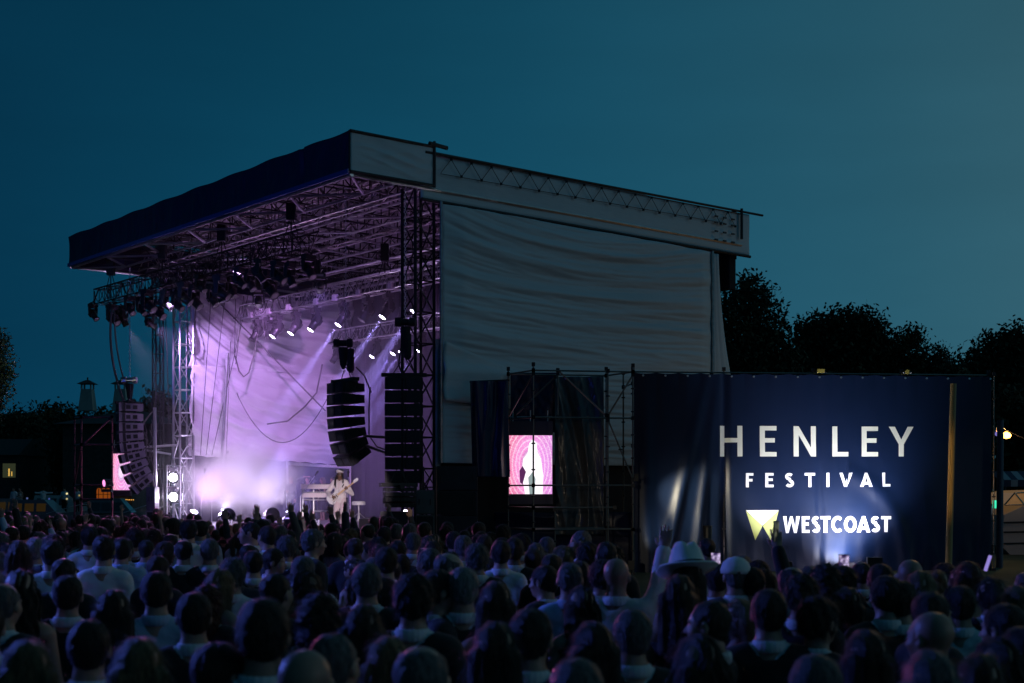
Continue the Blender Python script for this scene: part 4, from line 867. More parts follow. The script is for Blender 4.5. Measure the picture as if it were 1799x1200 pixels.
# ================================================================== ground and far background
M_grass = mat('trampled_grass', (.045, .06, .025), .95, vary=.4, vscale=.7, bump=.6, bscale=14)
b = MB()
n = 40
for j in range(n+1):
    for i in range(n+1): b.v.append((-900+1800*i/n, -60+1700*j/n, 0))
for j in range(n):
    for i in range(n): k = j*(n+1)+i; b.f.append((k, k+1, k+n+2, k+n+1)); b.mi.append(0)
tag(b.build('ground', M_grass), None, None, kind='structure')
def hill(name, x0, x1, y, zf, depth=60):
    b = MB(); n = 80
    for i in range(n+1):
        x = x0+(x1-x0)*i/n; z = zf(x); b.v += [(x, y-depth, -.5), (x, y, z), (x, y+depth, -.5)]
    for i in range(n):
        k = i*3; b.f += [(k, k+3, k+4, k+1), (k+1, k+4, k+5, k+2)]; b.mi += [0, 0]
    return tag(b.build(name, mat('hill_woodland', (.02, .03, .018), 1, vary=.4, vscale=.05, bump=1, bscale=.3)), None, None, kind='structure')
hill('hills', -260, 60, 420, lambda x: 26+4*nz(x*.012, 1)+2.0*nz(x*.05, 2)+1.2*nz(x*.2)+ 3*math.exp(-((x+85)/30)**2))
M_leaf = mat('dark_foliage', (.035, .05, .022), .8, vary=.5, vscale=.6)
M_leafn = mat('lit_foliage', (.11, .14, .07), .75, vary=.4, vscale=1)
M_bark = mat('bark', (.05, .04, .03), .95, vary=.3, bump=.6, bscale=6, stretch=(2, 2, .4))
def tree(base, height, blobs, label, nleaf, leaf, name='tree', m=M_leaf, trunk_r=.5, group='trees beyond the stage', shape=None, cat='tree'):
    base = Vector(base); t = thing(name, label, cat, tuple(base), group); rs = np.random.RandomState(int(abs(base.x*7+height*13)) % 9999)
    b = MB(); top = base+Vector((0, 0, height*.62)); b.path([base, base.lerp(top, .5)+Vector((.2, 0, 0)), top], [trunk_r, trunk_r*.7, trunk_r*.35], 8)
    for (cx_, cz_, r, rz) in blobs:
        c = base+Vector((cx_, rs.uniform(-1, 1)*r*.2, cz_)); s0 = base+Vector((0, 0, min(cz_*.7, height*.5))); b.path([s0, s0.lerp(c, .5)+Vector((0, 0, -.3)), c], [trunk_r*.4, trunk_r*.25, trunk_r*.1], 6)
        for k in range(5):
            e = c+Vector(rs.uniform(-1, 1, 3)*np.array([r, r, rz])*.95); b.path([c, c.lerp(e, .5)+Vector((0, 0, .1*r)), e], [trunk_r*.14, trunk_r*.09, trunk_r*.03], 4)
    b.build('trunk', M_bark, t)
    nleaf = int(nleaf*1.7); leaf *= .72
    V_, F_ = [], []; vols = np.array([r*r*rz for _, _, r, rz in blobs]); cnt = (vols**.75/np.sum(vols**.75)*nleaf).astype(int)
    for (cx_, cz_, r, rz), k in zip(blobs, cnt):
        ncl = max(4, k//28); dirs = rs.normal(size=(ncl, 3)); dirs /= np.linalg.norm(dirs, axis=1)[:, None]
        cl = dirs*(rs.uniform(.25, 1, (ncl, 1))**.45)*np.array([r, r, rz])*(1+.07*rs.normal(size=(ncl, 1)))
        for c in cl:
            p = c+np.clip(rs.normal(size=(28, 3)), -1.7, 1.7)*leaf*2.5; p += np.array([cx_, 0, cz_])
            for q in p:
                u = rs.normal(size=3); u /= np.linalg.norm(u); w_ = np.cross(u, rs.normal(size=3)); w_ /= np.linalg.norm(w_)+1e-9; s = leaf*rs.uniform(.6, 1.2)
                k0 = len(V_); V_ += [tuple(q-u*s), tuple(q+w_*s*.5), tuple(q+u*s), tuple(q-w_*s*.5)]; F_.append((k0, k0+1, k0+2, k0+3))
    me = bpy.data.meshes.new('crown'); me.from_pydata(V_, [], F_); me.materials.append(m); o = bpy.data.objects.new('crown', me); COL.objects.link(o); o.parent = t
    return t
def blobs_from(pxs, s, base_px):       # (px, py, radius px) -> local blobs
    return [((px-base_px)/s, EYE+(862-py)/s, r/s, r/s*.85) for px, py, r in pxs]
def ptree(base_px, s, pxs, label, nleaf, leaf, top, **k):
    return tree(((base_px-899.5)/s, 2400/s, 0), EYE+(862-top)/s, blobs_from(pxs, s, base_px), label, nleaf, leaf, **k)
ptree(1305, 26, [(1310, 515, 34), (1290, 560, 45), (1340, 545, 30), (1300, 610, 55), (1350, 600, 38), (1320, 660, 60), (1372, 640, 32), (1270, 640, 50), (1360, 690, 45)], 'tall dark tree rising directly behind the stage rear corner', 11000, .26, 480)
ptree(1470, 24, [(1440, 585, 36), (1480, 580, 34), (1515, 578, 34), (1535, 600, 24), (1420, 610, 34), (1470, 620, 50), (1520, 630, 45), (1555, 625, 24), (1430, 660, 50), (1500, 670, 55), (1395, 645, 24)], 'broad dark tree behind the banner above HENLEY letters', 13000, .28, 558)
ptree(1600, 24, [(1597, 590, 15), (1612, 598, 11), (1585, 600, 12), (1580, 625, 22), (1610, 640, 26), (1560, 650, 30), (1600, 670, 34), (1625, 655, 18)], 'small wispy tree between the broad tree and the conifer', 4500, .24, 580)
ptree(1650, 25, [(1652, 618, 7), (1651, 630, 10), (1650, 645, 14), (1650, 662, 18), (1652, 685, 24)], 'narrow pointed conifer in the gap right of the wispy tree', 3000, .2, 608, name='conifer')
ptree(1760, 28, [(1790, 604, 36), (1750, 622, 34), (1720, 640, 30), (1800, 650, 60), (1745, 675, 50), (1700, 665, 26), (1830, 625, 50), (1690, 680, 30), (1780, 720, 60)], 'large dark tree at the right edge behind the bulb', 13000, .25, 562)
ptree(1690, 30, [(1675, 662, 16), (1660, 690, 22), (1690, 700, 30)], 'low dark bush right of the pointed conifer', 2500, .22, 648, name='bush')
for i, (bx, s, bl, lb, top) in enumerate([
    (1790, 36, [(1770, 720, 34), (1800, 740, 40), (1750, 770, 40), (1800, 800, 50), (1770, 840, 50), (1840, 760, 60), (1830, 830, 50)], 'low dark hedge-like tree behind the striped awning', 690),
    (35, 24, [(35, 755, 34), (10, 770, 36), (60, 775, 34), (30, 820, 50)], 'round dark tree at the left edge below the pale foliage', 720),
    (90, 23, [(88, 735, 26), (75, 760, 30), (105, 765, 30), (90, 815, 50)], 'dark tree with uneven top left of the pagoda turrets', 705),
    (130, 25, [(135, 745, 26), (120, 775, 34), (155, 785, 34), (140, 830, 46)], 'dark tree under the left pagoda turret', 718),
    (190, 24, [(190, 750, 30), (175, 780, 30), (210, 790, 34), (190, 840, 44)], 'dark tree between the two pagoda turrets', 720),
    (270, 24, [(270, 730, 34), (285, 715, 24), (250, 760, 34), (280, 790, 44), (300, 760, 30)], 'dark tree left of the left lattice tower', 695)]):
    ptree(bx, s, bl, lb, 5200, .26, top, group='dark trees filling the low background')
ptree(-28, 62, [(-20, 612, 28), (-2, 640, 20), (-25, 660, 34), (-4, 690, 20), (-28, 720, 30), (2, 600, 11), (8, 655, 11)], 'pale lit leafy tree at the left edge', 4200, .085, 575, m=M_leafn, group=None, trunk_r=.25)
# boathouse with two pagoda turrets
M_darkwall = mat('dark_boathouse_wall', (.05, .05, .05), .8, vary=.3); M_turret = mat('pale_turret_boards', (.34, .36, .34), .7, vary=.1)
s = 27; bh = thing('boathouse', 'dark boathouse with pale pagoda roof turrets on the far left bank', 'building', tuple(W(160, 930, s)))
def wp(px, py, s): return W(px, py, s)
x0, x1 = wp(110, 0, s).x, wp(300, 0, s).x; Y = 2400/s
MB().box(x0, x1, Y, Y+10, 0, EYE+(862-745)/s).build('wall', M_darkwall, bh)
zt = EYE+(862-745)/s; zr = EYE+(862-716)/s
MB().prism([(x0-.5, Y-.5, zt), (x1+.5, Y-.5, zt), (x1+.5, Y+10.5, zt), (x0-.5, Y+10.5, zt)], [(x0+3, Y+4, zr), (x1-3, Y+4, zr), (x1-3, Y+6, zr), (x0+3, Y+6, zr)]).build('roof', mat('slate_roof', (.04, .045, .05), .8), bh)
for px in (154, 213):
    c = wp(px, 0, s); c.y = Y+3.6; kx = c.y/Y; c.x *= kx
    def zz(py): return EYE+(862-py)/s*kx
    q = MB(); sq = lambda r, z: [(c.x-r, c.y-r, z), (c.x+r, c.y-r, z), (c.x+r, c.y+r, z), (c.x-r, c.y+r, z)]
    k = kx/s; q.prism(sq(13*k, zz(722)), sq(9*k, zz(684))); tu = q.build('turret', M_turret, bh)
    q = MB()
    for sx in (-1, 1):
        for sy in (-1, 1): q.box(c.x+sx*8*k-.05, c.x+sx*8*k+.05, c.y+sy*8*k-.05, c.y+sy*8*k+.05, zz(684), zz(675))
    q.build('lantern_posts', M_turret, tu)
    q = MB(); q.prism(sq(15*k, zz(675)), sq(3*k, zz(668))); q.tube((c.x, c.y, zz(668)), (c.x, c.y, zz(663)), .05); q.build('turret_roof', M_darkwall, tu)
# house at far left with lit window, arched orange-lit window bay
hs = thing('riverside_house', 'dark riverside house with lit window at the far left edge', 'house', tuple(W(10, 930, 26)))
MB().box(W(-60, 0, 26).x, W(34, 0, 26).x, 2400/26, 2400/26+8, 0, EYE+(862-800)/26).build('wall', M_darkwall, hs)
c = W(17, 826, 26); E_win = emis('lit_window_glow', (.5, .6, .3), .05); E_win2 = emis('lit_window_warm', (1, .6, .12), .7)
wd = MB().box(c.x-.45, c.x+.4, c.y-.06, c.y-.01, c.z-.5, c.z+.45).build('window', E_win, hs); MB().box(c.x-.06, c.x+.03, c.y-.09, c.y-.07, c.z-.4, c.z+.1).box(c.x+.14, c.x+.2, c.y-.09, c.y-.07, c.z-.4, c.z-.1).build('pane', E_win2, wd)
MB().prism([(W(-60, 0, 26).x, 2400/26-.4, EYE+2.4), (W(36, 0, 26).x, 2400/26-.4, EYE+2.4), (W(36, 0, 26).x, 2400/26+8.4, EYE+2.4), (W(-60, 0, 26).x, 2400/26+8.4, EYE+2.4)], [(W(-60, 0, 26).x, 2400/26+3, EYE+3.6), (W(30, 0, 26).x, 2400/26+3, EYE+3.6), (W(30, 0, 26).x, 2400/26+5, EYE+3.6), (W(-60, 0, 26).x, 2400/26+5, EYE+3.6)]).build('roof', mat('house_roof', (.04, .04, .04), .9), hs)
pv = thing('pavilion', 'low pavilion with orange-lit arched windows right of the reddish scaffold', 'pavilion', tuple(W(182, 930, 30)))
s = 30; MB().box(W(160, 0, s).x, W(232, 0, s).x, 80, 84, 0, EYE+(862-850)/s).build('wall', M_darkwall, pv)
E_or = emis('orange_window', (1, .22, .02), .22)
for i, px in enumerate((174, 182, 190)):
    c = W(px, 866, s); b = MB(); r = .13
    pts = [(c.x-r, c.z-.32), (c.x+r, c.z-.32), (c.x+r, c.z+.12)]+[(c.x+r*math.cos(t), c.z+.12+r*1.3*math.sin(t)) for t in np.linspace(0, math.pi, 8)][1:]
    b.prism([(x, 79.99, z) for x, z in pts], [(x, 79.95, z) for x, z in pts]); w_ = b.build('window', E_or, pv)
    b = MB(); b.box(c.x-.015, c.x+.015, 79.9, 79.94, c.z-.32, c.z+.25); b.box(c.x-r, c.x+r, 79.9, 79.94, c.z-.1, c.z-.07); b.build('glazing_bar', M_darkwall, w_)
b = MB()
for i in range(12): c = W(200+i*3.2, 878+random.uniform(-.6, .6), s); b.lathe((c.x, 79.9, c.z), (0, -1, 0), [(0, .03), (.05, .01)], 6)
b.build('string_lights', emis('string_glow', (1, .45, .08), 1.4), pv)
# moored boats on the left bank
M_hull = mat('pale_boat_hull', (.45, .47, .48), .35, coat=.4); M_hull2 = mat('dark_boat_hull', (.10, .13, .16), .3, coat=.4); M_glass = mat('boat_glass', (.03, .05, .06), .08, coat=.5)
def boat(px, s, ln, label, m, top=.95, ang=0, cover=None):
    c = W(px, 0, s); c.z = .1; t = thing('moored_boat', label, 'boat', tuple(c), 'boats moored by the far left bank'); Q = Matrix.Rotation(ang, 4, 'Z')
    def P(x, y, z): return Q @ Vector((x, y, z))+c
    b = MB(); st = []
    for i in range(11):
        u = i/10; x = -ln/2+ln*u; w_ = 1.0*(1-max(0, u-.55)**2*4.6); hh = top*(.85+.35*u*u); st.append([P(x, -w_*.6, 0), P(x, -w_, hh*.6), P(x, -w_, hh), P(x, w_, hh), P(x, w_, hh*.6), P(x, w_*.6, 0)])
    for i in range(10):
        for k in range(6): b.quad(st[i][k], st[i+1][k], st[i+1][(k+1) % 6], st[i][(k+1) % 6])
    b.quad(*st[0][::-1]); b.quad(*st[-1]); b.build('hull', m, t)
    b = MB(); b.prism([P(-ln*.3, -.75, top), P(ln*.2, -.75, top), P(ln*.2, .75, top), P(-ln*.3, .75, top)], [P(-ln*.28, -.6, top+.75), P(ln*.06, -.6, top+.75), P(ln*.06, .6, top+.75), P(-ln*.28, .6, top+.75)]); cb = b.build('cabin', m, t)
    b = MB()
    for k in range(3): x = -ln*.25+k*ln*.12; b.prism([P(x, -.735, top+.12), P(x+ln*.09, -.735, top+.12), P(x+ln*.09, -.66, top+.55), P(x, -.66, top+.55)], [P(x, -.76, top+.12), P(x+ln*.09, -.76, top+.12), P(x+ln*.09, -.69, top+.55), P(x, -.69, top+.55)])
    b.build('window', cover or M_glass, cb)
    b = MB(); b.tube(P(ln*.1, -.9, top), P(ln*.42, -.5, top+.5), .02).tube(P(ln*.42, -.5, top+.5), P(ln*.42, .5, top+.5), .02); b.build('rail', M_alu, t); return t
E_gold = emis('golden_cabin_light', (1, .55, .10), .02)
boat(22, 31, 5, 'dark boat with yellow-lit windows at the left edge', M_hull2, .95, .1, E_gold); boat(75, 32, 5.5, 'boat with amber-lit cabin beneath the figure with outstretched arms', M_hull2, .9, -.05, E_gold)
boat(112, 27, 6, 'long pale boat behind the two standing people in white', M_hull, 1.1, 0); boat(205, 34, 4.5, 'small boat below the partly hidden LED screen', M_hull2, 1.0, .1)
for i, (px, py, s_, col, e) in enumerate([(12, 880, 31, (1, .9, .5), 14), (131, 869, 32, (1, .85, .4), 12), (131, 878, 32, (1, .85, .4), 6), (100, 878, 31, (.15, .25, 1), 3), (62, 877, 31, (.3, .4, 1), 3), (152, 872, 31, (1, .8, .3), 3), (42, 886, 31, (1, .8, .3), 4)]):
    c = W(px, py, s_); tag(MB().lathe((c.x, c.y-1.3, c.z), (0, 0, 1), [(0, .02), (.03, .055), (.08, .055), (.11, .02)], 8).build('deck_lamp', emis('deck_lamp_glow', col, e*.08), None, (c.x, c.y-1.3, c.z)), ['white lamp glowing at the left edge boat', 'yellow lamp between the two people in white', 'dimmer yellow lamp just below the yellow one', 'blue lamp left of the two people in white', 'blue lamp below the figure with outstretched arms', 'small warm lamp right of the reddish scaffold post', 'warm lamp between the two left boats'][i], 'lamp')
# right edge: white river cruiser with lit windscreen, striped awning
s = 50
cr_ = thing('river_cruiser', 'white river cruiser with lit windscreen at the right edge', 'boat', tuple(W(1840, 1010, s)))
b = MB(); P = lambda px, py, dy=0: W(px, py, s)+Vector((0, dy, 0))
out = [(1764, 905), (1760, 960), (1775, 975), (1960, 975), (1960, 885), (1800, 888)]
b.prism([P(x, y) for x, y in out], [P(x, y, 3) for x, y in out]); b.build('hull', mat('cruiser_gelcoat', (.42, .43, .45), .35, coat=.4), cr_)
b = MB(); 
for y in (918, 935, 955): b.tube(P(1763, y, -.03), P(1960, y-4, -.03), .03)
b.build('rubbing_strake', M_black, cr_)
ws = [(1766, 886), (1784, 866), (1800, 862), (1960, 858), (1960, 886)]
b = MB(); b.prism([P(x, y, .1) for x, y in ws], [P(x, y, 2.6) for x, y in ws]); gl = b.build('windscreen', mat('lit_windscreen', (.25, .16, .08), .15, emit=(1, .55, .22), estr=.12, vary=.5, vscale=3), cr_)
b = MB()
for a_, q_ in (((1766, 887), (1784, 866)), ((1784, 866), (1800, 886)), ((1784, 866), (1960, 858)), ((1766, 887), (1960, 887))): b.tube(P(*a_, .05), P(*q_, .05), .03)
b.build('window_frame', mat('warm_chrome_frame', (.8, .6, .4), .25, 1), gl)
point(W(1785, 872, s)+Vector((0, -.5, .3)), 3, (1, .6, .3))
aw = thing('striped_awning', 'striped market awning behind the cruiser at the right edge', 'awning', tuple(W(1800, 930, 44)))
s = 44; b1, b2 = MB(), MB()
for i in range(9):
    x = 1764+i*12; bb = b1 if i % 2 else b2
    bb.quad(W(x, 855, s), W(x+12, 855, s), W(x+12-1, 827, s)+Vector((0, 1.5, 0)), W(x-1, 827, s)+Vector((0, 1.5, 0))); bb.quad(W(x, 855, s), W(x+12, 855, s), W(x+12, 843, s)+Vector((0, -.02, 0)), W(x, 843, s)+Vector((0, -.02, 0)))
b1.build('pale_stripes', mat('awning_white', (.4, .42, .45), .8), aw); b2.build('dark_stripes', mat('awning_navy', (.03, .05, .10), .8), aw)
b = MB()
for x in (1766, 1860): p = W(x, 855, s); b.tube((p.x, p.y, 0), p, .04)
b.build('posts', M_darksteel, aw)
# ================================================================== people: distance-field bodies meshed with surface nets
class Field:
    def __init__(s, lo, hi, h):
        s.h = h; s.lo = np.array(lo, float); s.n = np.ceil((np.array(hi)-s.lo)/h).astype(int)+1
        s.F = np.full(s.n, 1., np.float32); s.ax = [s.lo[i]+np.arange(s.n[i])*h for i in range(3)]
    def _sub(s, lo, hi):
        a = [max(0, int((lo[i]-s.lo[i])/s.h)-1) for i in range(3)]; b = [min(s.n[i], int((hi[i]-s.lo[i])/s.h)+2) for i in range(3)]
        if any(b[i] <= a[i] for i in range(3)): return None
        sl = tuple(slice(a[i], b[i]) for i in range(3)); X, Y, Z = np.meshgrid(*[s.ax[i][sl[i]] for i in range(3)], indexing='ij'); return sl, X, Y, Z
    def _mix(s, sl, d, k, op):
        F = s.F[sl]
        if op == 'add':
            h = np.clip(.5+.5*(F-d)/k, 0, 1); s.F[sl] = F*(1-h)+d*h-k*h*(1-h)
        else:
            h = np.clip(.5-.5*(F+d)/k, 0, 1); s.F[sl] = F*(1-h)-d*h+k*h*(1-h)
    def cap(s, p0, p1, r0, r1=None, k=.02, op='add', flat=None):
        r1 = r0 if r1 is None else r1; p0, p1 = np.array(p0, float), np.array(p1, float); m = max(r0, r1)+k+2*s.h
        q = s._sub(np.minimum(p0, p1)-m, np.maximum(p0, p1)+m)
        if q is None: return s
        sl, X, Y, Z = q; d = p1-p0; L2 = max(d@d, 1e-9)
        t = np.clip(((X-p0[0])*d[0]+(Y-p0[1])*d[1]+(Z-p0[2])*d[2])/L2, 0, 1)
        dx, dy, dz = X-p0[0]-t*d[0], Y-p0[1]-t*d[1], Z-p0[2]-t*d[2]
        if flat: dx, dy, dz = dx/flat[0], dy/flat[1], dz/flat[2]
        s._mix(sl, np.sqrt(dx*dx+dy*dy+dz*dz)-(r0+(r1-r0)*t), k, op); return s
    def ell(s, c, r, k=.02, op='add', tilt=0):
        c, r = np.array(c, float), np.array(r, float); m = max(r)+k+2*s.h if tilt else r+k+2*s.h
        q = s._sub(c-m, c+m)
        if q is None: return s
        sl, X, Y, Z = q; X, Y, Z = X-c[0], Y-c[1], Z-c[2]
        if tilt: Y, Z = Y*math.cos(tilt)+Z*math.sin(tilt), -Y*math.sin(tilt)+Z*math.cos(tilt)
        k0 = np.sqrt((X/r[0])**2+(Y/r[1])**2+(Z/r[2])**2); k1 = np.sqrt((X/r[0]**2)**2+(Y/r[1]**2)**2+(Z/r[2]**2)**2)+1e-9
        s._mix(sl, k0*(k0-1)/k1, k, op); return s
    def cut(s, fn):         # intersect with fn(X,Y,Z) < 0
        X, Y, Z = np.meshgrid(*s.ax, indexing='ij'); s.F = np.maximum(s.F, fn(X, Y, Z).astype(np.float32)); return s
    def warp(s, fn):
        X, Y, Z = np.meshgrid(*s.ax, indexing='ij'); s.F = s.F+fn(X, Y, Z).astype(np.float32); return s
    def mesh(s, name):
        F = s.F; F[0], F[-1], F[:, 0], F[:, -1], F[:, :, 0], F[:, :, -1] = 1, 1, 1, 1, 1, 1
        S_ = F < 0; c8 = [S_[i:s.n[0]-1+i, j:s.n[1]-1+j, k:s.n[2]-1+k] for i in (0, 1) for j in (0, 1) for k in (0, 1)]
        cnt = sum(c.astype(np.int8) for c in c8); act = (cnt > 0) & (cnt < 8); idx = -np.ones(act.shape, int); A = np.argwhere(act); idx[act] = np.arange(len(A))
        acc = np.zeros((len(A), 3)); num = np.zeros(len(A)); i, j, k = A.T
        cor = [(a, b, c) for a in (0, 1) for b in (0, 1) for c in (0, 1)]
        for p in cor:
            for ax in range(3):
                if p[ax]: continue
                q = list(p); q[ax] = 1; f0 = F[i+p[0], j+p[1], k+p[2]]; f1 = F[i+q[0], j+q[1], k+q[2]]; m = (f0 < 0) != (f1 < 0)
                t = np.where(m, f0/(f0-f1+1e-12), 0); pt = np.tile(np.array(p, float), (len(A), 1)); pt[:, ax] = t; acc += np.where(m[:, None], pt, 0); num += m
        V_ = (A+acc/num[:, None])*s.h+s.lo; fs = []
        for ax in range(3):
            o = [(0, 1, 2), (1, 2, 0), (2, 0, 1)][ax]; sl0 = [slice(None)]*3; sl1 = [slice(None)]*3; sl0[ax] = slice(0, -1); sl1[ax] = slice(1, None)
            a, b = S_[tuple(sl0)], S_[tuple(sl1)]; E = np.argwhere(a != b); E = E[(E[:, o[1]] > 0) & (E[:, o[2]] > 0) & (E[:, o[1]] < s.n[o[1]]-1) & (E[:, o[2]] < s.n[o[2]]-1)]
            d1 = np.zeros(3, int); d1[o[1]] = 1; d2 = np.zeros(3, int); d2[o[2]] = 1
            q = [idx[tuple((E-d1-d2).T)], idx[tuple((E-d2).T)], idx[tuple(E.T)], idx[tuple((E-d1).T)]]; Q = np.stack(q, 1); fl = a[tuple(E.T)]
            Q[~fl] = Q[~fl][:, ::-1]; fs.append(Q)
        Q = np.concatenate(fs); Q = Q[(Q >= 0).all(1)]
        me = bpy.data.meshes.new(name); me.from_pydata(V_.tolist(), [], Q.tolist()); me.update(); me.shade_smooth(); return me
def v3(*a): return np.array(a, float)
def nrm(a): return a/np.linalg.norm(a)
def hand(F, wr, d, side, nrml, curl=.3, s=1.0, spread=.35):
    """wrist, direction to the knuckles, thumb side, palm normal"""
    d, side, nrml = nrm(d), nrm(side), nrm(nrml)
    F.cap(wr, wr+d*.05*s, .022*s, .026*s, .015)
    kn = []
    for i, (o, l) in enumerate(((.030, .074), (.010, .082), (-.011, .076), (-.031, .060))):
        k = wr+d*(.092-.004*abs(i-1))*s+side*o*s; F.cap(wr+d*.03*s+side*o*.6*s, k, .014*s, .0125*s, .012); kn.append((k, l*s, o))
    for k, l, o in kn:
        p = k; dd = nrm(d+side*o/.03*spread*.32)
        for j, (f, r) in enumerate(((.45, .0102), (.3, .0092), (.25, .0082))):
            a = curl*(j+.6); q = p+(dd*math.cos(a)+nrml*math.sin(a))*l*f; F.cap(p, q, r*s, r*.93*s, .005); p = q
    p = wr+d*.03*s+side*.022*s; q = p+nrm(d*.6+side*.8+nrml*.25)*.042*s; e = q+nrm(d*.9+side*.35+nrml*.3)*.034*s; F.cap(p, q, .0135*s, .0115*s, .008); F.cap(q, e, .0115*s, .0095*s, .004)
def joints(pose, sx=1.):
    """pose: per side (elbow, wrist, hand dir, thumb side, palm normal, curl)"""
    down = lambda s: (v3(s*.245*sx, -.03, 1.13), v3(s*.25*sx, .06, .90), v3(s*.02, .15, -1), v3(-s*.2, 1, .1), v3(-s, 0, 0), .35)
    fold = lambda s: (v3(s*.25*sx, .0, 1.14), v3(s*.06, .24, 1.18), v3(-s, .25, .15), v3(0, .1, 1), v3(0, -1, 0), .5)
    up = lambda s: (v3(s*.27*sx, .06, 1.66), v3(s*.20*sx, .08, 1.93), v3(-s*.1, .02, 1), v3(-s, .1, 0), v3(0, 1, 0), .12)
    upw = lambda s: (v3(s*.30*sx, .10, 1.58), v3(s*.34*sx, .20, 1.84), v3(s*.05, .1, 1), v3(-s, .1, 0), v3(0, 1, 0), .2)
    phone = lambda s: (v3(s*.22*sx, .20, 1.42), v3(s*.06, .30, 1.66), v3(-s*.1, .1, 1), v3(-s, .2, 0), v3(0, -1, 0), .65)
    head_ = lambda s: (v3(s*.36*sx, .05, 1.66), v3(s*.12, .06, 1.80), v3(-s, -.1, .1), v3(0, 1, 0), v3(0, 0, -1), .3)
    return {'down': down, 'fold': fold, 'up': up, 'wave': upw, 'phone': phone, 'head': head_}[pose]
def make_person(L_='down', R_='down', h=.0085, female=False, bulk=1., custom=None, face=True, headdown=0.):
    """returns (body mesh, dict of clothing meshes builder fields)"""
    F = Field((-.55, -.24, -.01), (.55, .50, 2.14), h); w = (.88 if female else 1.)*bulk
    zc = 0
    F.ell((0, -.012, 1.695), (.074, .097, .090), .01); F.ell((.018, -.03, 1.705), (.060, .074, .074), .03); F.ell((-.018, -.03, 1.705), (.060, .074, .074), .03); F.ell((0, .025, 1.625), (.058, .066, .075), .03)
    F.ell((0, .048, 1.66), (.058, .048, .082), .02); F.ell((0, .072, 1.578), (.02, .02, .017), .02)
    if face:
        F.cap((0, .090, 1.672), (0, .113, 1.637), .008, .0125, .010); F.ell((0.011, .098, 1.634), (.009, .009, .007), .006); F.ell((-.011, .098, 1.634), (.009, .009, .007), .006)
        for s in (-1, 1):
            F.ell((s*.030, .098, 1.673), (.017, .014, .011), .012, 'sub'); F.ell((s*.030, .079, 1.672), (.013, .013, .011), .003); F.ell((s*.03, .086, 1.692), (.024, .012, .006), .008)
            F.ell((s*.086, -.004, 1.662), (.011, .021, .033), .006, tilt=-.25); F.ell((s*.094, .003, 1.666), (.006, .010, .017), .004, 'sub'); F.ell((s*.042, .062, 1.640), (.02, .02, .02), .02)
        F.ell((0, .094, 1.614), (.022, .010, .0055), .005); F.ell((0, .092, 1.603), (.019, .010, .006), .005); F.ell((0, .106, 1.6085), (.022, .007, .0018), .003, 'sub')
    nr = .052 if female else .062*bulk**.5
    F.cap((0, -.02, 1.62), (0, -.035, 1.44), nr, nr*1.1, .03)
    body = []      # primitives shared with the clothes: kind, args
    def P(kind, *a): body.append((kind, a)); getattr(F, kind)(*a)
    sw = .150*w
    P('cap', (-sw, -.025, 1.425), (sw, -.025, 1.425), .058*w, .058*w, .05); P('cap', (-.05, -.03, 1.50), (-sw, -.03, 1.43), .035, .05*w, .05); P('cap', (.05, -.03, 1.50), (sw, -.03, 1.43), .035, .05*w, .05)
    P('ell', (0, -.005, 1.31), (.165*w, .108*bulk, .17), .05); P('ell', (0, 0, 1.13), (.135*w, .095*bulk**1.6, .16), .06); P('ell', (0, -.012, .95), (.168*(1.0 if female else w), .12*bulk, .13), .05)
    if female:
        for s in (-1, 1): P('ell', (s*.07, .085, 1.30), (.062, .055, .06), .03)
    legs = []
    for s in (-1, 1):
        for a in (((s*.085, -.005, .92), (s*.10, .01, .50), .088*bulk, .056, .03), ((s*.10, .01, .50), (s*.105, -.025, .09), .055, .038, .02)): legs.append(('cap', a)); F.cap(*a)
        F.cap((s*.105, -.04, .045), (s*.115, .13, .03), .038, .03, .02)
    arms = {}
    for s, pz in ((-1, L_), (1, R_)):
        el, wr, hd, ts, pn, cu = (custom or {}).get(s) or joints(pz, w)(s); sh = v3(s*(sw+.035), -.025, 1.415)
        A = [('cap', (sh, el, .047*w, .039*w, .03)), ('cap', (el, wr, .040*w, .026*w, .015))]; arms[s] = (A, sh, el, wr)
        for kd, a in A: F.cap(*a)
        hand(F, wr, hd, ts, pn, cu, 1.0 if not female else .92)
    return F, body, legs, arms
def cloth_field(body, legs, arms, infl, h=.012, sleeves='long', torso=True, leg=False, fn=None, pad=0, arm_infl=None, noise=0):
    F = Field((-.58, -.28, .0), (.58, .5, 2.0), h); ai = infl if arm_infl is None else arm_infl
    def inf(kind, a, i):
        a = list(a)
        if kind == 'cap': a[2] += i; a[3] += i
        else: a[1] = tuple(np.array(a[1])+i)
        getattr(F, kind)(*a)
    if torso:
        for kd, a in body: inf(kd, a, infl)
    if leg:
        for kd, a in legs: inf(kd, a, infl)
    if sleeves:
        for s, (A, sh, el, wr) in arms.items():
            if sleeves == 'long': e = wr-nrm(wr-el)*.015; F.cap(sh, el, A[0][1][2]+ai+pad, A[0][1][3]+ai, .035); F.cap(el, e, A[1][1][2]+ai, A[1][1][3]+ai+.006, .02)
            else: e = sh+(el-sh)*.6; F.cap(sh, e, A[0][1][2]+ai, A[0][1][3]+ai+.012, .03)
    if fn: F.cut(fn)
    if noise: F.warp(lambda X, Y, Z: noise*(np.sin(X*31+Z*17+np.sin(Z*23)*1.5)*np.sin(Y*27-Z*29)+.6*np.sin(Z*55+X*22)*np.sin(X*40)))
    return F
def neckhole(r=.078, z=1.47):        # removes cloth around the neck
    return lambda X, Y, Z: np.maximum(np.where(np.abs(X) < .15, Z-1.53, -1), np.where(Z > z, r-np.sqrt(X*X+(Y+.03)**2)+np.minimum(Z-z, .08)*.35, -1))
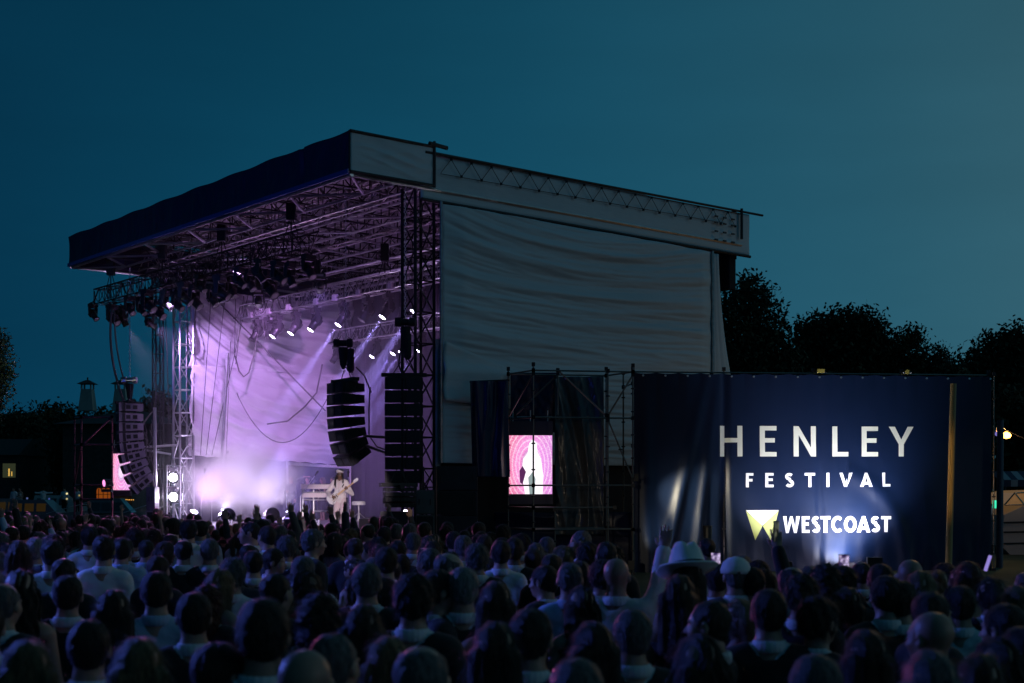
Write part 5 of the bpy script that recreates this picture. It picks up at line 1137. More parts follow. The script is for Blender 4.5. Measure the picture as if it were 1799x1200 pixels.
def hair_mesh(kind, h=.007):
    F = Field((-.19, -.24, 1.15), (.19, .19, 1.92), h)
    face = lambda g=0: (F.ell((0, .135, 1.625+g), (.085, .085, .115), .015, 'sub'))
    if kind in ('short', 'crop', 'balding', 'messy'):
        i = {'short': .012, 'crop': .004, 'balding': .006, 'messy': .02}[kind]
        F.ell((0, -.014, 1.697), (.074+i*.7, .098+i, .091+i), .01); F.ell((.019, -.03, 1.707), (.060+i*.7, .075+i, .075+i), .03); F.ell((-.019, -.03, 1.707), (.060+i*.7, .075+i, .075+i), .03); F.ell((0, -.045, 1.635), (.060+i*.5, .060+i*.5, .058), .03)
        F.ell((0, .125, 1.615), (.11, .095, .125), .012, 'sub')
        for s in (-1, 1): F.ell((s*.095, .004, 1.648), (.026, .030, .042), .008, 'sub')
        if kind == 'balding': F.ell((0, .03, 1.775), (.078, .105, .062), .012, 'sub')
        F.cut(lambda X, Y, Z: 1.575-.1*np.abs(Y+.06)-Z)
        a = .006 if kind == 'messy' else .0022
        F.warp(lambda X, Y, Z: a*np.sin(X*120+np.sin(Z*60)*2)*np.sin(Y*110+Z*40)+a*.7*np.sin(X*60+Y*80+Z*30))
    elif kind in ('long', 'bob', 'wavy'):
        zl = {'long': 1.33, 'wavy': 1.38, 'bob': 1.52}[kind]
        F.ell((0, -.014, 1.70), (.086, .110, .104), .01)
        for x in (-.062, -.03, 0, .03, .062): F.cap((x, -.075, 1.66), (x*1.25, -.095, zl+.02*abs(x)/.06), .045, .034 if kind != 'wavy' else .045, .02)
        for s in (-1, 1): F.cap((s*.078, .0, 1.66), (s*.092, -.02, zl+.06), .03, .028, .02); F.cap((s*.075, -.04, 1.66), (s*.085, -.07, zl+.02), .036, .03, .02)
        F.ell((0, .125, 1.615), (.071, .10, .128), .012, 'sub')
        F.cap((.012, .06, 1.80), (.004, -.06, 1.812), .007, .005, .008, 'sub'); a = {'long': .003, 'wavy': .009, 'bob': .003}[kind]
        F.warp(lambda X, Y, Z: a*np.sin(X*95+Y*60+(np.sin(Z*38)*1.6 if kind == 'wavy' else Z*4))+a*.4*np.sin(X*170+Z*6))
    elif kind in ('bun', 'ponytail'):
        F.ell((0, -.014, 1.698), (.086, .107, .102), .01); F.ell((0, -.045, 1.635), (.070, .066, .062), .03); F.ell((0, .125, 1.615), (.08, .098, .126), .012, 'sub')
        for s in (-1, 1): F.ell((s*.085, .012, 1.650), (.02, .024, .032), .006, 'sub')
        if kind == 'bun': F.ell((0, -.115, 1.745), (.048, .042, .045), .012)
        else:
            F.cap((0, -.115, 1.73), (0, -.165, 1.68), .026, .034, .015); F.cap((0, -.165, 1.68), (0, -.14, 1.45), .036, .02, .02)
        F.warp(lambda X, Y, Z: .0025*np.sin(X*90+Z*70)+.002*np.sin(Y*130+X*40))
    elif kind == 'curly':
        F.ell((0, -.03, 1.71), (.104, .118, .115), .01); F.cap((0, -.07, 1.66), (0, -.08, 1.52), .10, .10, .04)
        F.ell((0, .135, 1.61), (.078, .10, .125), .012, 'sub')
        F.warp(lambda X, Y, Z: .010*np.sin(X*90+np.sin(Y*70)*1.5)*np.sin(Y*95+Z*20)*np.sin(Z*88+X*15)*1.6)
    return strands(F.mesh('hair'), kind)
def strands(me, kind):
    rs_ = np.random.RandomState(len(kind)*7+ord(kind[0])); n = len(me.vertices); co = np.empty(n*3); me.vertices.foreach_get('co', co); co = co.reshape(-1, 3); no = np.array([v.normal[:] for v in me.vertices])
    V_ = co.tolist(); F_ = [tuple(p.vertices) for p in me.polygons]
    lng = kind in ('long', 'wavy', 'bob', 'ponytail'); cnt = {'crop': 500, 'balding': 450}.get(kind, 1500)
    for i in rs_.choice(n, cnt):
        p, q = co[i], no[i]
        if q[2] < -.5: continue
        crown = np.array([0, -.05, 1.80]); out = p-crown; out[2] -= .12; t = out-q*(out@q); t /= np.linalg.norm(t)+1e-6
        ln = {'crop': .012, 'balding': .016, 'short': .028, 'messy': .045, 'curly': .04, 'bun': .04}.get(kind, .085)*rs_.uniform(.6, 1.3); w_ = rs_.uniform(.0010, .0022)
        lift = {'messy': .55, 'curly': .7, 'short': .28, 'crop': .5}.get(kind, .13); sd = np.cross(q, t)*w_; jit = rs_.normal(size=3)*.18
        a = p-q*.003; b_ = a+(t+q*lift+jit)*ln*.5; c_ = b_+(t+q*lift*.2+jit*1.6+np.array([0, 0, -.25]))*ln*.5; k = len(V_)
        V_ += [tuple(a-sd), tuple(a+sd), tuple(b_+sd*.8), tuple(b_-sd*.8), tuple(c_)]; F_ += [(k, k+1, k+2, k+3), (k+3, k+2, k+4)]
    m2_ = bpy.data.meshes.new('hair'); m2_.from_pydata(V_, [], F_); m2_.shade_smooth(); bpy.data.meshes.remove(me); return m2_

M_skin = [mat('skin_tone', c, .45, vary=.06, vscale=20, bump=.08, bscale=150) for c in ((.40, .23, .17), (.33, .18, .13), (.44, .28, .21), (.16, .09, .06))]
def hairmat(c):
    return mat('hair_strands', tuple(x*.36 for x in c), .55, vary=.6, vscale=16, bump=1.0, bscale=26, stretch=(6, 6, .4))
HC = {'black': (.010, .009, .009), 'dark brown': (.022, .013, .009), 'brown': (.06, .033, .018), 'auburn': (.13, .035, .014), 'blonde': (.36, .25, .12), 'grey': (.26, .26, .27), 'white': (.55, .54, .54)}
M_hair = {k: hairmat(c) for k, c in HC.items()}
def clothmat(n, c, **k): return mat(n, c, .8, vary=.12, vscale=5, bump=.25, bscale=30, sheen=.1, **k)
M_cl = {'black jacket': clothmat('black_wool', (.010, .010, .013)), 'navy jacket': clothmat('navy_wool', (.014, .018, .04)), 'grey jacket': clothmat('grey_wool', (.07, .07, .075)), 'cream jacket': clothmat('cream_jacket_cloth', (.70, .69, .66)),
        'white shirt': clothmat('white_cotton', (.72, .74, .78)), 'pale blue shirt': clothmat('blue_cotton', (.38, .50, .68)), 'dark shirt': clothmat('dark_cotton', (.03, .03, .04)),
        'black dress': clothmat('black_dress_cloth', (.012, .011, .014)), 'red dress': clothmat('red_dress_cloth', (.25, .02, .025)), 'pale dress': clothmat('pale_dress_cloth', (.50, .47, .44)), 'patterned dress': clothmat('patterned_dress_cloth', (.10, .09, .12)), 'green dress': clothmat('green_dress_cloth', (.06, .08, .03))}
M_trousers = clothmat('black_trousers_cloth', (.010, .010, .012)); M_collar = clothmat('collar_cotton', (.72, .73, .76))

LIB = {}
def strip_top(z=1.47, r=.075): return neckhole(r, z)
POSES = {'man': ('down', 'down', 0, 1.), 'stout': ('down', 'fold', 0, 1.14), 'woman': ('fold', 'down', 1, 1.), 'man_wave': ('down', 'up', 0, 1.), 'woman_wave': ('wave', 'down', 1, 1.), 'both_up': ('wave', 'up', 0, .98), 'phone': ('down', 'phone', 0, 1.), 'phone_woman': ('phone', 'phone', 1, 1.)}
def lib(pose):
    if pose in LIB: return LIB[pose]
    Lp, Rp, fem, bulk = POSES[pose]; F, body, legs, arms = make_person(Lp, Rp, .0085, bool(fem), bulk); d = {'body': F.mesh('body'), 'arms': arms}
    nh = neckhole()
    jk = cloth_field(body, legs, arms, .022, .011, 'long', fn=lambda X, Y, Z: np.maximum(np.maximum(.80-Z, neckhole(.080, 1.445)(X, Y, Z)), np.where((Z > 1.22) & (Y > .02), .045*(Z-1.22)/.25-np.abs(X), -1)), pad=.010, noise=.0015); d['jacket'] = jk.mesh('jacket')
    sh = cloth_field(body, legs, arms, .012, .011, 'long', fn=lambda X, Y, Z: np.maximum(.90-Z, neckhole(.060, 1.48)(X, Y, Z)), arm_infl=.014, noise=.0035); d['shirt'] = sh.mesh('shirt')
    # collar: a sloping band round the neck
    C = Field((-.12, -.16, 1.40), (.12, .12, 1.60), .006); nr = .052 if fem else .064*bulk**.5
    for a in np.linspace(0, 2*math.pi, 20, endpoint=False):
        b_ = a+2*math.pi/20; z = lambda t: 1.512-.035*max(0, math.sin(t))
        C.cap(((nr+.014)*math.cos(a), -.033+(nr+.014)*math.sin(a), z(a)), ((nr+.014)*math.cos(b_), -.033+(nr+.014)*math.sin(b_), z(b_)), .012, .012, .004, flat=(1, 1, 2.6))
    d['collar'] = C.mesh('collar')
    tr = cloth_field(body, legs, arms, .016, .014, None, torso=True, leg=True, fn=lambda X, Y, Z: Z-1.02); d['trousers'] = tr.mesh('trousers')
    if fem:
        F2 = Field((-.4, -.3, .3), (.4, .35, 1.5), .012)
        for kd, a in body:
            a = list(a)
            if kd == 'cap': a[2] += .01; a[3] += .01
            else: a[1] = tuple(np.array(a[1])+.01)
            getattr(F2, kd)(*a)
        F2.cap((0, 0, 1.0), (0, .0, .45), .17, .26, .08, flat=(1, .75, 1)); F2.cut(lambda X, Y, Z: np.maximum(Z-1.40+.12*(np.abs(X) < .07)*(Y > 0)+np.where(np.abs(X) > .09, .0, .05), .42-Z)); F2.warp(lambda X, Y, Z: .004*np.sin(np.arctan2(X, Y)*14)*np.clip(1.1-Z, 0, 1)*2)
        d['dress'] = F2.mesh('dress')
    LIB[pose] = d; return d
HAIR = {}
def hair(kind):
    if kind not in HAIR: HAIR[kind] = hair_mesh(kind)
    return HAIR[kind]
def setmat(o, m):
    if not o.data.materials: o.data.materials.append(m)
    o.material_slots[0].link = 'OBJECT'; o.material_slots[0].material = m
def person(pos, yaw, pose, hairk, hairc, cloth, label, group=None, scale=1., skin=0, extra=None, cat='person'):
    """yaw 0 = facing away from the camera (+Y)"""
    d = lib(pose); o = bpy.data.objects.new('person', d['body']); COL.objects.link(o); setmat(o, M_skin[skin]); o.location = pos; o.rotation_euler = (0, 0, yaw); o.scale = (scale,)*3
    tag(o, label, cat, group)
    def kid(nm, me, m):
        c = bpy.data.objects.new(nm, me); COL.objects.link(c); setmat(c, m); c.parent = o; return c
    if hairk and hairk != 'bald': kid('hair', hair(hairk), M_hair[hairc])
    kind = cloth.split()[-1]
    if kind == 'dress': kid('dress', d['dress'], M_cl[cloth])
    elif kind == 'jacket': kid('jacket', d['jacket'], M_cl[cloth]); sc_ = kid('shirt', d['shirt'], M_collar); c = kid('collar', d['collar'], M_collar); c.parent = sc_; kid('trousers', d['trousers'], M_trousers)
    else: sc_ = kid('shirt', d['shirt'], M_cl[cloth]); c = kid('collar', d['collar'], M_cl[cloth]); c.parent = sc_; kid('trousers', d['trousers'], M_trousers)
    return o
# ================================================================== lights that fall on the audience
floor_light(S(17.7, .9, 2.2), S(17.5, -8, 1.5), 'pink audience light at the left stage corner', 10, (1, .25, .6), 40, lens=emis('pink_lens', (1, .3, .7), 1.5))
spot(S(17.7, .6, 2.9), W(50, 900, 85), 9000, (1, .22, .60), 34, .9)
spot(S(16.5, .2, 9.9), W(90, 898, 90), 7000, (1, .22, .60), 26, .9)       # pink wash from the front truss over the far left audience
spot(S(8.5, 1.2, 8.9), W(560, 900, 120), 1500, (.62, .35, 1), 55, .9)
spot(S(3.5, .2, 9.9), W(600, 960, 210), 550, (.35, .32, 1), 60, .9)
fl = thing('blue_flood_light', 'blue floodlight on a tall stand left of the audience', 'floodlight', (-13, 14, 0))
MB().tube((-13, 14, 0), (-13, 14, 5.6), .05).build('stand', M_darksteel, fl); MB().box(-13.25, -12.75, 13.8, 14.1, 5.6, 6).build('lamp_housing', M_black, fl)
spot((-12.6, 13.7, 5.7), (0, 7.0, 1.6), 3600, (.11, .18, 1), 95, .8)
spot((-30, 20, 4), S(8, 0, 11), 2200, (.04, .10, 1), 52, .8)            # blue edge light on the roof fascia
point((5.6, 15.5, 3.9), 50, (1, .50, .18), .1)                               # festoon bulbs beyond the right edge of the frame
point((8.2, 21, 4.2), 35, (1, .50, .18), .1)
spot((-2, 20, 5.0), W(1671, 830, 66), 5200, (1, .60, .20), 8, .9)            # warm spot added without a fixture, lights the post from the left
spot((-9, 5, 5.0), ban_pt(1.5, 1.0), 4500, (1, .86, .60), 8, .9)  # unseen warm side light added to rake the folded banner end
spot((-7, 9, 4.0), W(1015, 850, 63), 900, (1, .85, .62), 8, 1)  # unseen warm spot added to light the crumpled sheet
spot((-18, 27, 1.8), W(0, 650, 62), 500, (.9, 1, .65), 30, .9)               # unseen pale spot added to brighten the near left tree             
spot((3.2, -9, 7.5), W(596, 893, 60), 62000, (1, .80, .88), 3.1, .4, .05)  # follow spot on the guitarist
spot(S(12.5, 1.0, 8.6), W(235, 780, 49), 900, LAV, 34, .8)                    # spot added to imitate stage spill on the leftmost speakers     

# ================================================================== performer
def stage_b(px, a):
    t = (px-899.5)/2400
    return (t*(OY+AY*a)-(OX+AX*a))/(BX-t*BY)
def performer():
    cu = {1: (v3(.35, .02, 1.14), v3(.20, .27, 1.02), v3(-.95, .1, -.15), v3(0, .15, 1), v3(0, -1, 0), .55), -1: (v3(-.37, .06, 1.10), v3(-.27, .27, 1.20), v3(.05, .35, .9), v3(1, .2, 0), v3(.2, -1, 0), .9)}
    F, body, legs, arms = make_person(custom=cu, h=.0085, bulk=.94)
    base = W(597, 862, 60); base.z = 1.055; yaw = math.pi-.10
    o = bpy.data.objects.new('person', F.mesh('body')); COL.objects.link(o); setmat(o, M_skin[3]); o.location = base; o.rotation_euler = (0, 0, yaw)
    tag(o, 'guitarist in white suit, white cap and dark glasses playing a white guitar on stage', 'person')
    W_ = mat('white_suit_cloth', (.80, .74, .74), .8, bump=.5, bscale=14)
    def kid(nm, me, m, p=None): c = bpy.data.objects.new(nm, me); COL.objects.link(c); me.materials.append(m); c.parent = p or o; return c
    J = cloth_field(body, legs, arms, .026, .010, 'long', fn=lambda X, Y, Z: np.maximum(np.maximum(.74-Z, neckhole(.07, 1.455)(X, Y, Z)), np.where((Z > 1.08) & (Y > .02), .055*(Z-1.08)/.3-np.abs(X), -1)), pad=.014, noise=.004)
    kid('jacket', J.mesh('jacket'), W_)
    Sx = cloth_field(body, legs, arms, .012, .011, None, fn=lambda X, Y, Z: np.maximum(.95-Z, neckhole(.060, 1.48)(X, Y, Z)), noise=.003); kid('shirt', Sx.mesh('shirt'), mat('pale_shirt_cloth', (.7, .6, .62), .8))
    T = Field((-.3, -.25, .0), (.3, .3, 1.1), .011)
    for kd, a in body: a = list(a); (a.__setitem__(1, tuple(np.array(a[1])+.018)) if kd == 'ell' else (a.__setitem__(2, a[2]+.018), a.__setitem__(3, a[3]+.018))); getattr(T, kd)(*a)
    for s in (-1, 1): T.cap((s*.085, -.005, .92), (s*.105, .01, .5), .105, .082, .03); T.cap((s*.105, .01, .5), (s*.12, -.01, .07), .082, .105, .02)
    T.cut(lambda X, Y, Z: np.maximum(Z-1.04, .03-Z)); T.warp(lambda X, Y, Z: .005*np.sin(Z*36+X*30)*np.sin(X*45+Z*8)); kid('trousers', T.mesh('trousers'), mat('pink_white_trouser_cloth', (.72, .60, .62), .8, bump=.4, bscale=14))
    C = Field((-.2, -.2, 1.6), (.2, .25, 1.95), .007); C.ell((0, -.02, 1.765), (.115, .125, .085), .02); C.ell((0, .075, 1.745), (.09, .09, .018), .02); C.warp(lambda X, Y, Z: .003*np.sin(X*60)*np.sin(Y*55)); C.cut(lambda X, Y, Z: 1.715-Z); kid('cap', C.mesh('cap'), W_)
    H = Field((-.22, -.25, 1.15), (.22, .25, 1.8), .008)
    H.ell((0, -.03, 1.68), (.088, .10, .09), .01); H.ell((0, .13, 1.62), (.08, .09, .13), .01, 'sub')
    for i in range(16):
        an = R(200-220*i/15) ; x, y = .085*math.cos(an), -.01-.075*abs(math.sin(an)); k = 1 if i % 2 else 1.15
        H.cap((x, y, 1.68), (x*1.25, y+.03, 1.5), .017, .016, .004); H.cap((x*1.25, y+.03, 1.5), (x*1.35*k, y+.07, 1.30-.03*(i % 3)), .016, .011, .004)
    for s in (-1, 1):
        for k in range(3): H.cap((s*(.08), .02+.02*k, 1.66), (s*(.105+.01*k), .06+.02*k, 1.5), .016, .016, .004); H.cap((s*(.105+.01*k), .06+.02*k, 1.5), (s*(.10+.02*k), .12, 1.29+.03*k), .016, .010, .004)
    kid('hair', H.mesh('hair'), M_hair['black'])
    g = MB()
    for s in (-1, 1): g.lathe((s*.034, .108, 1.674), (s*.15, 1, 0), [(-.004, .027), (.003, .026)], 14); g.tube((s*.06, .105, 1.68), (s*.088, .0, 1.68), .005)
    g.tube((-.02, .115, 1.68), (.02, .115, 1.68), .005); me = g.mesh('sunglasses'); kid('sunglasses', me, M_black)
    sc = MB(); sc.path([(-.05, .02, 1.5), (-.045, .10, 1.42), (-.04, .14, 1.2), (-.03, .15, 1.08)], .025, 6); sc.path([(.05, .02, 1.5), (.045, .10, 1.42), (.04, .14, 1.22), (.05, .15, 1.12)], .025, 6); kid('scarf', sc.mesh('scarf', smooth=True), W_)
    # guitar: a thing of its own, in the same local frame
    gt = thing('electric_guitar', 'white electric guitar with long neck held by the guitarist in white', 'guitar', tuple(base)); gt.rotation_euler = (0, 0, yaw)
    c = Vector((.10, .235, 1.00)); dx = Vector((-.80, .05, .60)).normalized(); dz = Vector((.60, 0, .80)); dn = dx.cross(dz).normalized(); dz = dn.cross(dx)*-1
    dz = dz if dz.z > 0 else -dz; dn = Vector((0, 1, 0)); 
    out = [(.20, .06), (.235, .11), (.19, .145), (.10, .125), (.02, .105), (-.06, .135), (-.15, .155), (-.215, .12), (-.235, .03), (-.225, -.07), (-.17, -.14), (-.08, -.145), (0, -.105), (.08, -.12), (.145, -.125), (.165, -.09), (.13, -.045), (.16, -.02), (.16, .03)]
    P = lambda u, v, n: c+dx*u+dz*v+dn*n
    MB().prism([P(u, v, -.02) for u, v in out][::-1], [P(u, v, .022) for u, v in out][::-1]).build('body', M_white, gt, (0, 0, 0))
    nk = MB(); nk.prism([P(.12, -.028, .02), P(.12, .028, .02), P(.72, .02, .02), P(.72, -.02, .02)], [P(.12, -.028, .042), P(.12, .028, .042), P(.72, .02, .036), P(.72, -.02, .036)]); nko = nk.build('neck', mat('maple_neck', (.7, .5, .3), .4), gt, (0, 0, 0))
    hs_ = MB(); hs_.prism([P(.72, -.02, .016), P(.72, .02, .016), P(.76, .055, .016), P(.88, .05, .016), P(.90, .0, .016), P(.86, -.03, .016)], [P(.72, -.02, .032), P(.72, .02, .032), P(.76, .055, .032), P(.88, .05, .032), P(.90, .0, .032), P(.86, -.03, .032)]); hs_.build('headstock', M_white, nko, (0, 0, 0))
    pg = MB(); pg.prism([P(.14, .06, .023), P(.14, -.04, .023), P(.05, -.09, .023), (P(-.10, -.10, .023)), P(-.12, -.02, .023), P(.0, .05, .023)], [P(.14, .06, .027), P(.14, -.04, .027), P(.05, -.09, .027), (P(-.10, -.10, .027)), P(-.12, -.02, .027), P(.0, .05, .027)]); pgo = pg.build('pickguard', mat('cream_pickguard', (.6, .55, .5), .4), gt, (0, 0, 0))
    pk = MB()
    for u in (.08, .02, -.05): pk.obox(P(u, -.01, .032), dx*.01, dz*.04, dn*.006)
    for u, v in ((-.08, -.09), (-.13, -.11)): pk.lathe(P(u, v, .022), dn, [(0, .014), (.014, .012)], 8)
    pk.build('pickups', M_black, pgo, (0, 0, 0))
    MB().path([P(.2, .10, 0), (-.12, .16, 1.38), (-.15, .02, 1.50), (.05, -.17, 1.35), (.2, -.14, 1.1), P(-.22, .02, 0)], .016, 5).build('strap', M_white, gt, (0, 0, 0))
performer()
# people watching from the wings
POSES['hands_on_head'] = ('head', 'head', 0, 1.05); POSES['arms_out'] = ('down', 'down', 0, 1.)
for px, pose, hk, hc, cl, yaw, lb, bb in [(511, 'stout', 'balding', 'auburn', 'dark shirt', 2.6, 'bearded looking bald man in dark top watching from the stage wing', 0), (540, 'hands_on_head', 'crop', 'dark brown', 'dark shirt', 2.9, 'man with both hands on his head watching from the stage wing', .3), (566, 'woman', 'long', 'blonde', 'black dress', 2.2, 'blonde woman watching from the stage wing behind the keyboards', 0), (584, 'man', 'short', 'brown', 'dark shirt', 2.7, 'man in dark top in the stage wing next to the guitarist', .2)]:
    a = 17.4-bb; person(tuple(S(a, stage_b(px, a), 1.055)), yaw, pose, hk, hc, cl, lb, 'people watching from the stage wing', .97, 0)
# figures on the left river bank
bank = MB(); bank.box(W(-400, 0, 29).x, W(300, 0, 29).x, 81.5, 88.4, -.2, .7); tag(bank.build('river_bank', M_grass), kind='structure')
for px, pose, cl, lb in [(24, 'man', 'white shirt', 'left one of two people in white on the far left bank'), (35, 'woman', 'pale dress', 'right one of two people in white on the far left bank'), (76, 'arms_out_', 'white shirt', 'figure in white with arms stretched out sideways on the far bank'), (113, 'stout', 'white shirt', 'person in white standing left of the reddish scaffold'), (136, 'man', 'white shirt', 'person in white standing inside the reddish scaffold')]:
    if pose == 'arms_out_':
        POSES[pose] = ('down', 'down', 0, 1.); F, body, legs, arms = make_person(custom={1: (v3(.44, -.02, 1.42), v3(.68, 0, 1.45), v3(1, .1, 0), v3(0, 1, .2), v3(0, 0, -1), .2), -1: (v3(-.44, -.02, 1.42), v3(-.50, .16, 1.45), v3(-.3, 1, 0), v3(0, 0, 1), v3(1, 0, 0), .2)})
        q = lib('man').copy(); q['body'] = F.mesh('body'); q['shirt'] = cloth_field(body, legs, arms, .012, .011, 'long', fn=lambda X, Y, Z: np.maximum(.90-Z, neckhole(.060, 1.48)(X, Y, Z))).mesh('shirt'); LIB[pose] = q
    p = W(px, 0, 28); p.z = .71; person(tuple(p), 2.8 if pose != 'arms_out_' else .3, pose, 'short', 'dark brown', cl, lb, 'people on the far left bank', .98, 0)

# ================================================================== the audience
COLS = [(0, 'at the left edge'), (60, 'below the round dark tree'), (110, 'below the pagoda turret'), (150, 'below the reddish scaffold'), (195, 'below the leftmost speakers'), (245, 'left of the blinder cart'), (290, 'below the blinder cart'), (330, 'right of the left tower'), (370, 'below the smoke'), (420, 'below the bright smoke'), (460, 'below the chrome drum'), (505, 'left of the keyboards'), (545, 'below the keyboards'), (585, 'below the guitarist'), (615, 'below the drum stool'), (660, 'below the corner speakers'), (700, 'below the straight speaker array'), (745, 'below the narrow speaker stack'), (780, 'below the wide speaker stack'), (840, 'right of the wide speaker stack'), (885, 'below the pink screen'), (950, 'right of the pink screen'), (1000, 'below the crumpled sheet'), (1060, 'left of the banner edge'), (1115, 'below the banner left edge'), (1170, 'below the banner folds'), (1225, 'left of the HENLEY H'), (1265, 'below the HENLEY H'), (1310, 'below the logo'), (1370, 'below the letters WEST'), (1430, 'below the letter T'), (1480, 'below the letters COAST'), (1545, 'below the HENLEY Y'), (1610, 'left of the timber post'), (1655, 'below the timber post'), (1700, 'right of the timber post'), (1745, 'below the bulb')]
def col(px):
    r = COLS[0][1]
    for x, t in COLS:
        if px >= x: r = t
    return r
def rowname(s): return 'nearest rows' if s > 420 else 'near rows' if s > 290 else 'middle rows' if s > 200 else 'farther rows' if s > 130 else 'far rows' if s > 98 else 'farthest rows'
GR = {'nearest rows': 'people nearest to the camera', 'near rows': 'people in the near rows', 'middle rows': 'people in the middle rows', 'farther rows': 'people in the farther rows', 'far rows': 'people in the far rows', 'farthest rows': 'people in the farthest rows'}
crowd = []     # dict(px,s,scale,yaw,pose,hk,hc,cl,skin,label)
def K(px, top, s, pose='man', hk='short', hc='dark brown', cl='black jacket', yaw=0., skin=0, label=None, hat=None):
    if s > 300: s *= .87
    z = EYE+(862-top)/s; hh = 1.805 if hk not in ('bald', 'curly') else (1.787 if hk == 'bald' else 1.83)
    crowd.append(dict(px=px, s=s, scale=z/hh, yaw=yaw, pose=pose, hk=hk, hc=hc, cl=cl, skin=skin, label=label, hat=hat, key=True))
K(462, 1050, 560, yaw=.12); K(275, 1003, 340, 'man', 'short', 'dark brown', 'pale blue shirt', .1); K(183, 940, 200, cl='white shirt', hc='dark brown'); K(332, 912, 152, cl='cream jacket', hc='black')
K(323, 946, 178, hk='balding', hc='dark brown'); K(369, 946, 178, hk='short', hc='grey'); K(63, 944, 180, hk='short', hc='white', cl='grey jacket'); K(93, 948, 205, cl='white shirt'); K(158, 924, 155, cl='white shirt'); K(214, 944, 180, cl='pale blue shirt')
K(113, 977, 235, hk='balding', hc='dark brown'); K(645, 988, 280, hc='grey'); K(552, 929, 180, hc='grey', yaw=-1.2); K(812, 996, 300, hc='white', yaw=.2); K(775, 1000, 345, hc='dark brown', yaw=-1.35, skin=1); K(728, 1010, 400, hk='messy', hc='black', yaw=-.2)
K(935, 1068, 480, hc='black', yaw=-.3); K(742, 1127, 640, hk='balding', hc='grey', yaw=-.2, cl='navy jacket'); K(540, 1142, 640, hk='bald', cl='black jacket', yaw=-.3, skin=1); K(590, 1108, 560, hk='crop', hc='grey', yaw=-.5)
K(243, 1118, 570, 'woman', 'long', 'blonde', 'black dress', .2); K(45, 1122, 560, 'woman', 'bob', 'blonde', 'patterned dress', .3); K(158, 1088, 480, cl='white shirt', hc='black'); K(392, 1128, 560, hc='dark brown', yaw=-.95, skin=1); K(683, 1116, 510, 'woman', 'long', 'blonde', 'black dress', -.1)
K(1084, 982, 262, 'man_arm', 'bald', 'brown', 'cream jacket', -.25, 1, 'bald man in white raising his arm high in front of the banner')
K(1206, 978, 275, 'woman', 'long', 'brown', 'pale dress', .15, 0, 'person in a wide-brimmed pale hat with dark band before the banner folds', 'fedora'); K(1195, 1008, 345, 'woman', 'long', 'auburn', 'black dress', -.4)
K(1240, 944, 165, 'man', 'crop', 'black', 'white shirt', .5, 1, 'man in white shirt beside the black post and lit phone'); K(1258, 990, 235, 'phone', 'short', 'black', 'black jacket', .1, 1, 'person in black holding a bright phone before the banner'); K(1292, 982, 245, 'man', 'crop', 'grey', 'grey jacket', .1, 0, 'person in a domed pale cap below the logo', 'cap')
K(1322, 996, 245, 'man_wave', 'short', 'black', 'black jacket', 0, 0, 'person with raised hand holding up a phone below the logo'); K(1350, 1034, 400, hc='dark brown'); K(1243, 1052, 420, hk='crop', hc='brown', yaw=1.25); K(1300, 1050, 380, 'woman', 'ponytail', 'blonde', 'black dress', .1)
K(1108, 1070, 440, hc='grey', yaw=.35); K(1640, 1040, 380, hc='dark brown', yaw=-1.1, skin=1); K(1632, 1076, 470, hk='bald', yaw=.8, skin=1, cl='navy jacket'); K(1688, 1028, 340, hk='short', hc='black', cl='white shirt', yaw=-.2); K(1585, 1020, 345, hc='black', yaw=-.4)
K(1520, 1104, 490, 'woman', 'long', 'brown', 'black dress', .1); K(1632, 1140, 600, 'woman', 'long', 'grey', 'black dress', .1); K(1722, 1146, 560, 'woman', 'long', 'auburn', 'patterned dress', -.3); K(1785, 1028, 340, 'woman', 'bob', 'blonde', 'black dress', .1)
K(1600, 984, 255, hk='bald', yaw=-.3, skin=1, label='bald man with glasses pushed up, left of the timber post'); K(1620, 1002, 290, 'woman', 'long', 'blonde', 'black dress', -.7); K(1546, 990, 250, hc='black'); K(1449, 989, 260, hk='curly', hc='dark brown')
K(1410, 1010, 300, hk='messy', hc='brown', yaw=-.4); K(1490, 1030, 330, 'woman', 'long', 'brown', 'pale dress', -.3); K(1440, 1050, 400, hk='messy', hc='dark brown', yaw=-.9); K(1555, 1010, 300, hc='black', yaw=.2); K(1760, 1060, 420, hk='short', hc='black', yaw=.9); K(1700, 985, 235, 'woman', 'bob', 'auburn', 'black dress', .1)
K(829, 926, 118, hk='messy', hc='dark brown', label='lone dark-haired person with lit edges below the wide speaker stack'); K(881, 925, 125, hk='balding', hc='grey', yaw=.9, label='balding man in black suit standing apart below the pink screen'); K(862, 934, 125, 'woman', 'curly', 'dark brown', 'patterned dress'); K(1001, 986, 258, hk='crop', hc='grey', cl='pale blue shirt'); K(880, 949, 190, hk='short', hc='black', cl='white shirt')
K(838, 956, 205, hk='messy', hc='grey', cl='black jacket'); K(728, 920, 112, 'woman', 'curly', 'auburn', 'red dress'); K(716, 921, 105, hk='balding', hc='grey', cl='dark shirt')
for px, top, s, p in ((430, 918, 112, 'both_up'), (452, 925, 118, 'woman_wave'), (515, 917, 112, 'man_wave'), (527, 930, 120, 'both_up'), (560, 920, 112, 'both_up'), (598, 925, 112, 'man_wave'), (620, 915, 100, 'woman_wave'), (665, 913, 98, 'man_wave'), (140, 904, 82, 'man_wave'), (236, 902, 84, 'woman_wave'), (700, 923, 110, 'man_wave')):
    K(px, top, s, p, 'short' if 'woman' not in p else 'long', 'dark brown', 'dark shirt' if 'woman' not in p else 'black dress')
K(395, 921, 110, 'phone', 'short', 'black', 'dark shirt', 0, 0, None); K(1480, 996, 255, 'phone', 'messy', 'dark brown', 'black jacket'); K(548, 921, 118, 'phone', 'short', 'brown', 'black jacket')
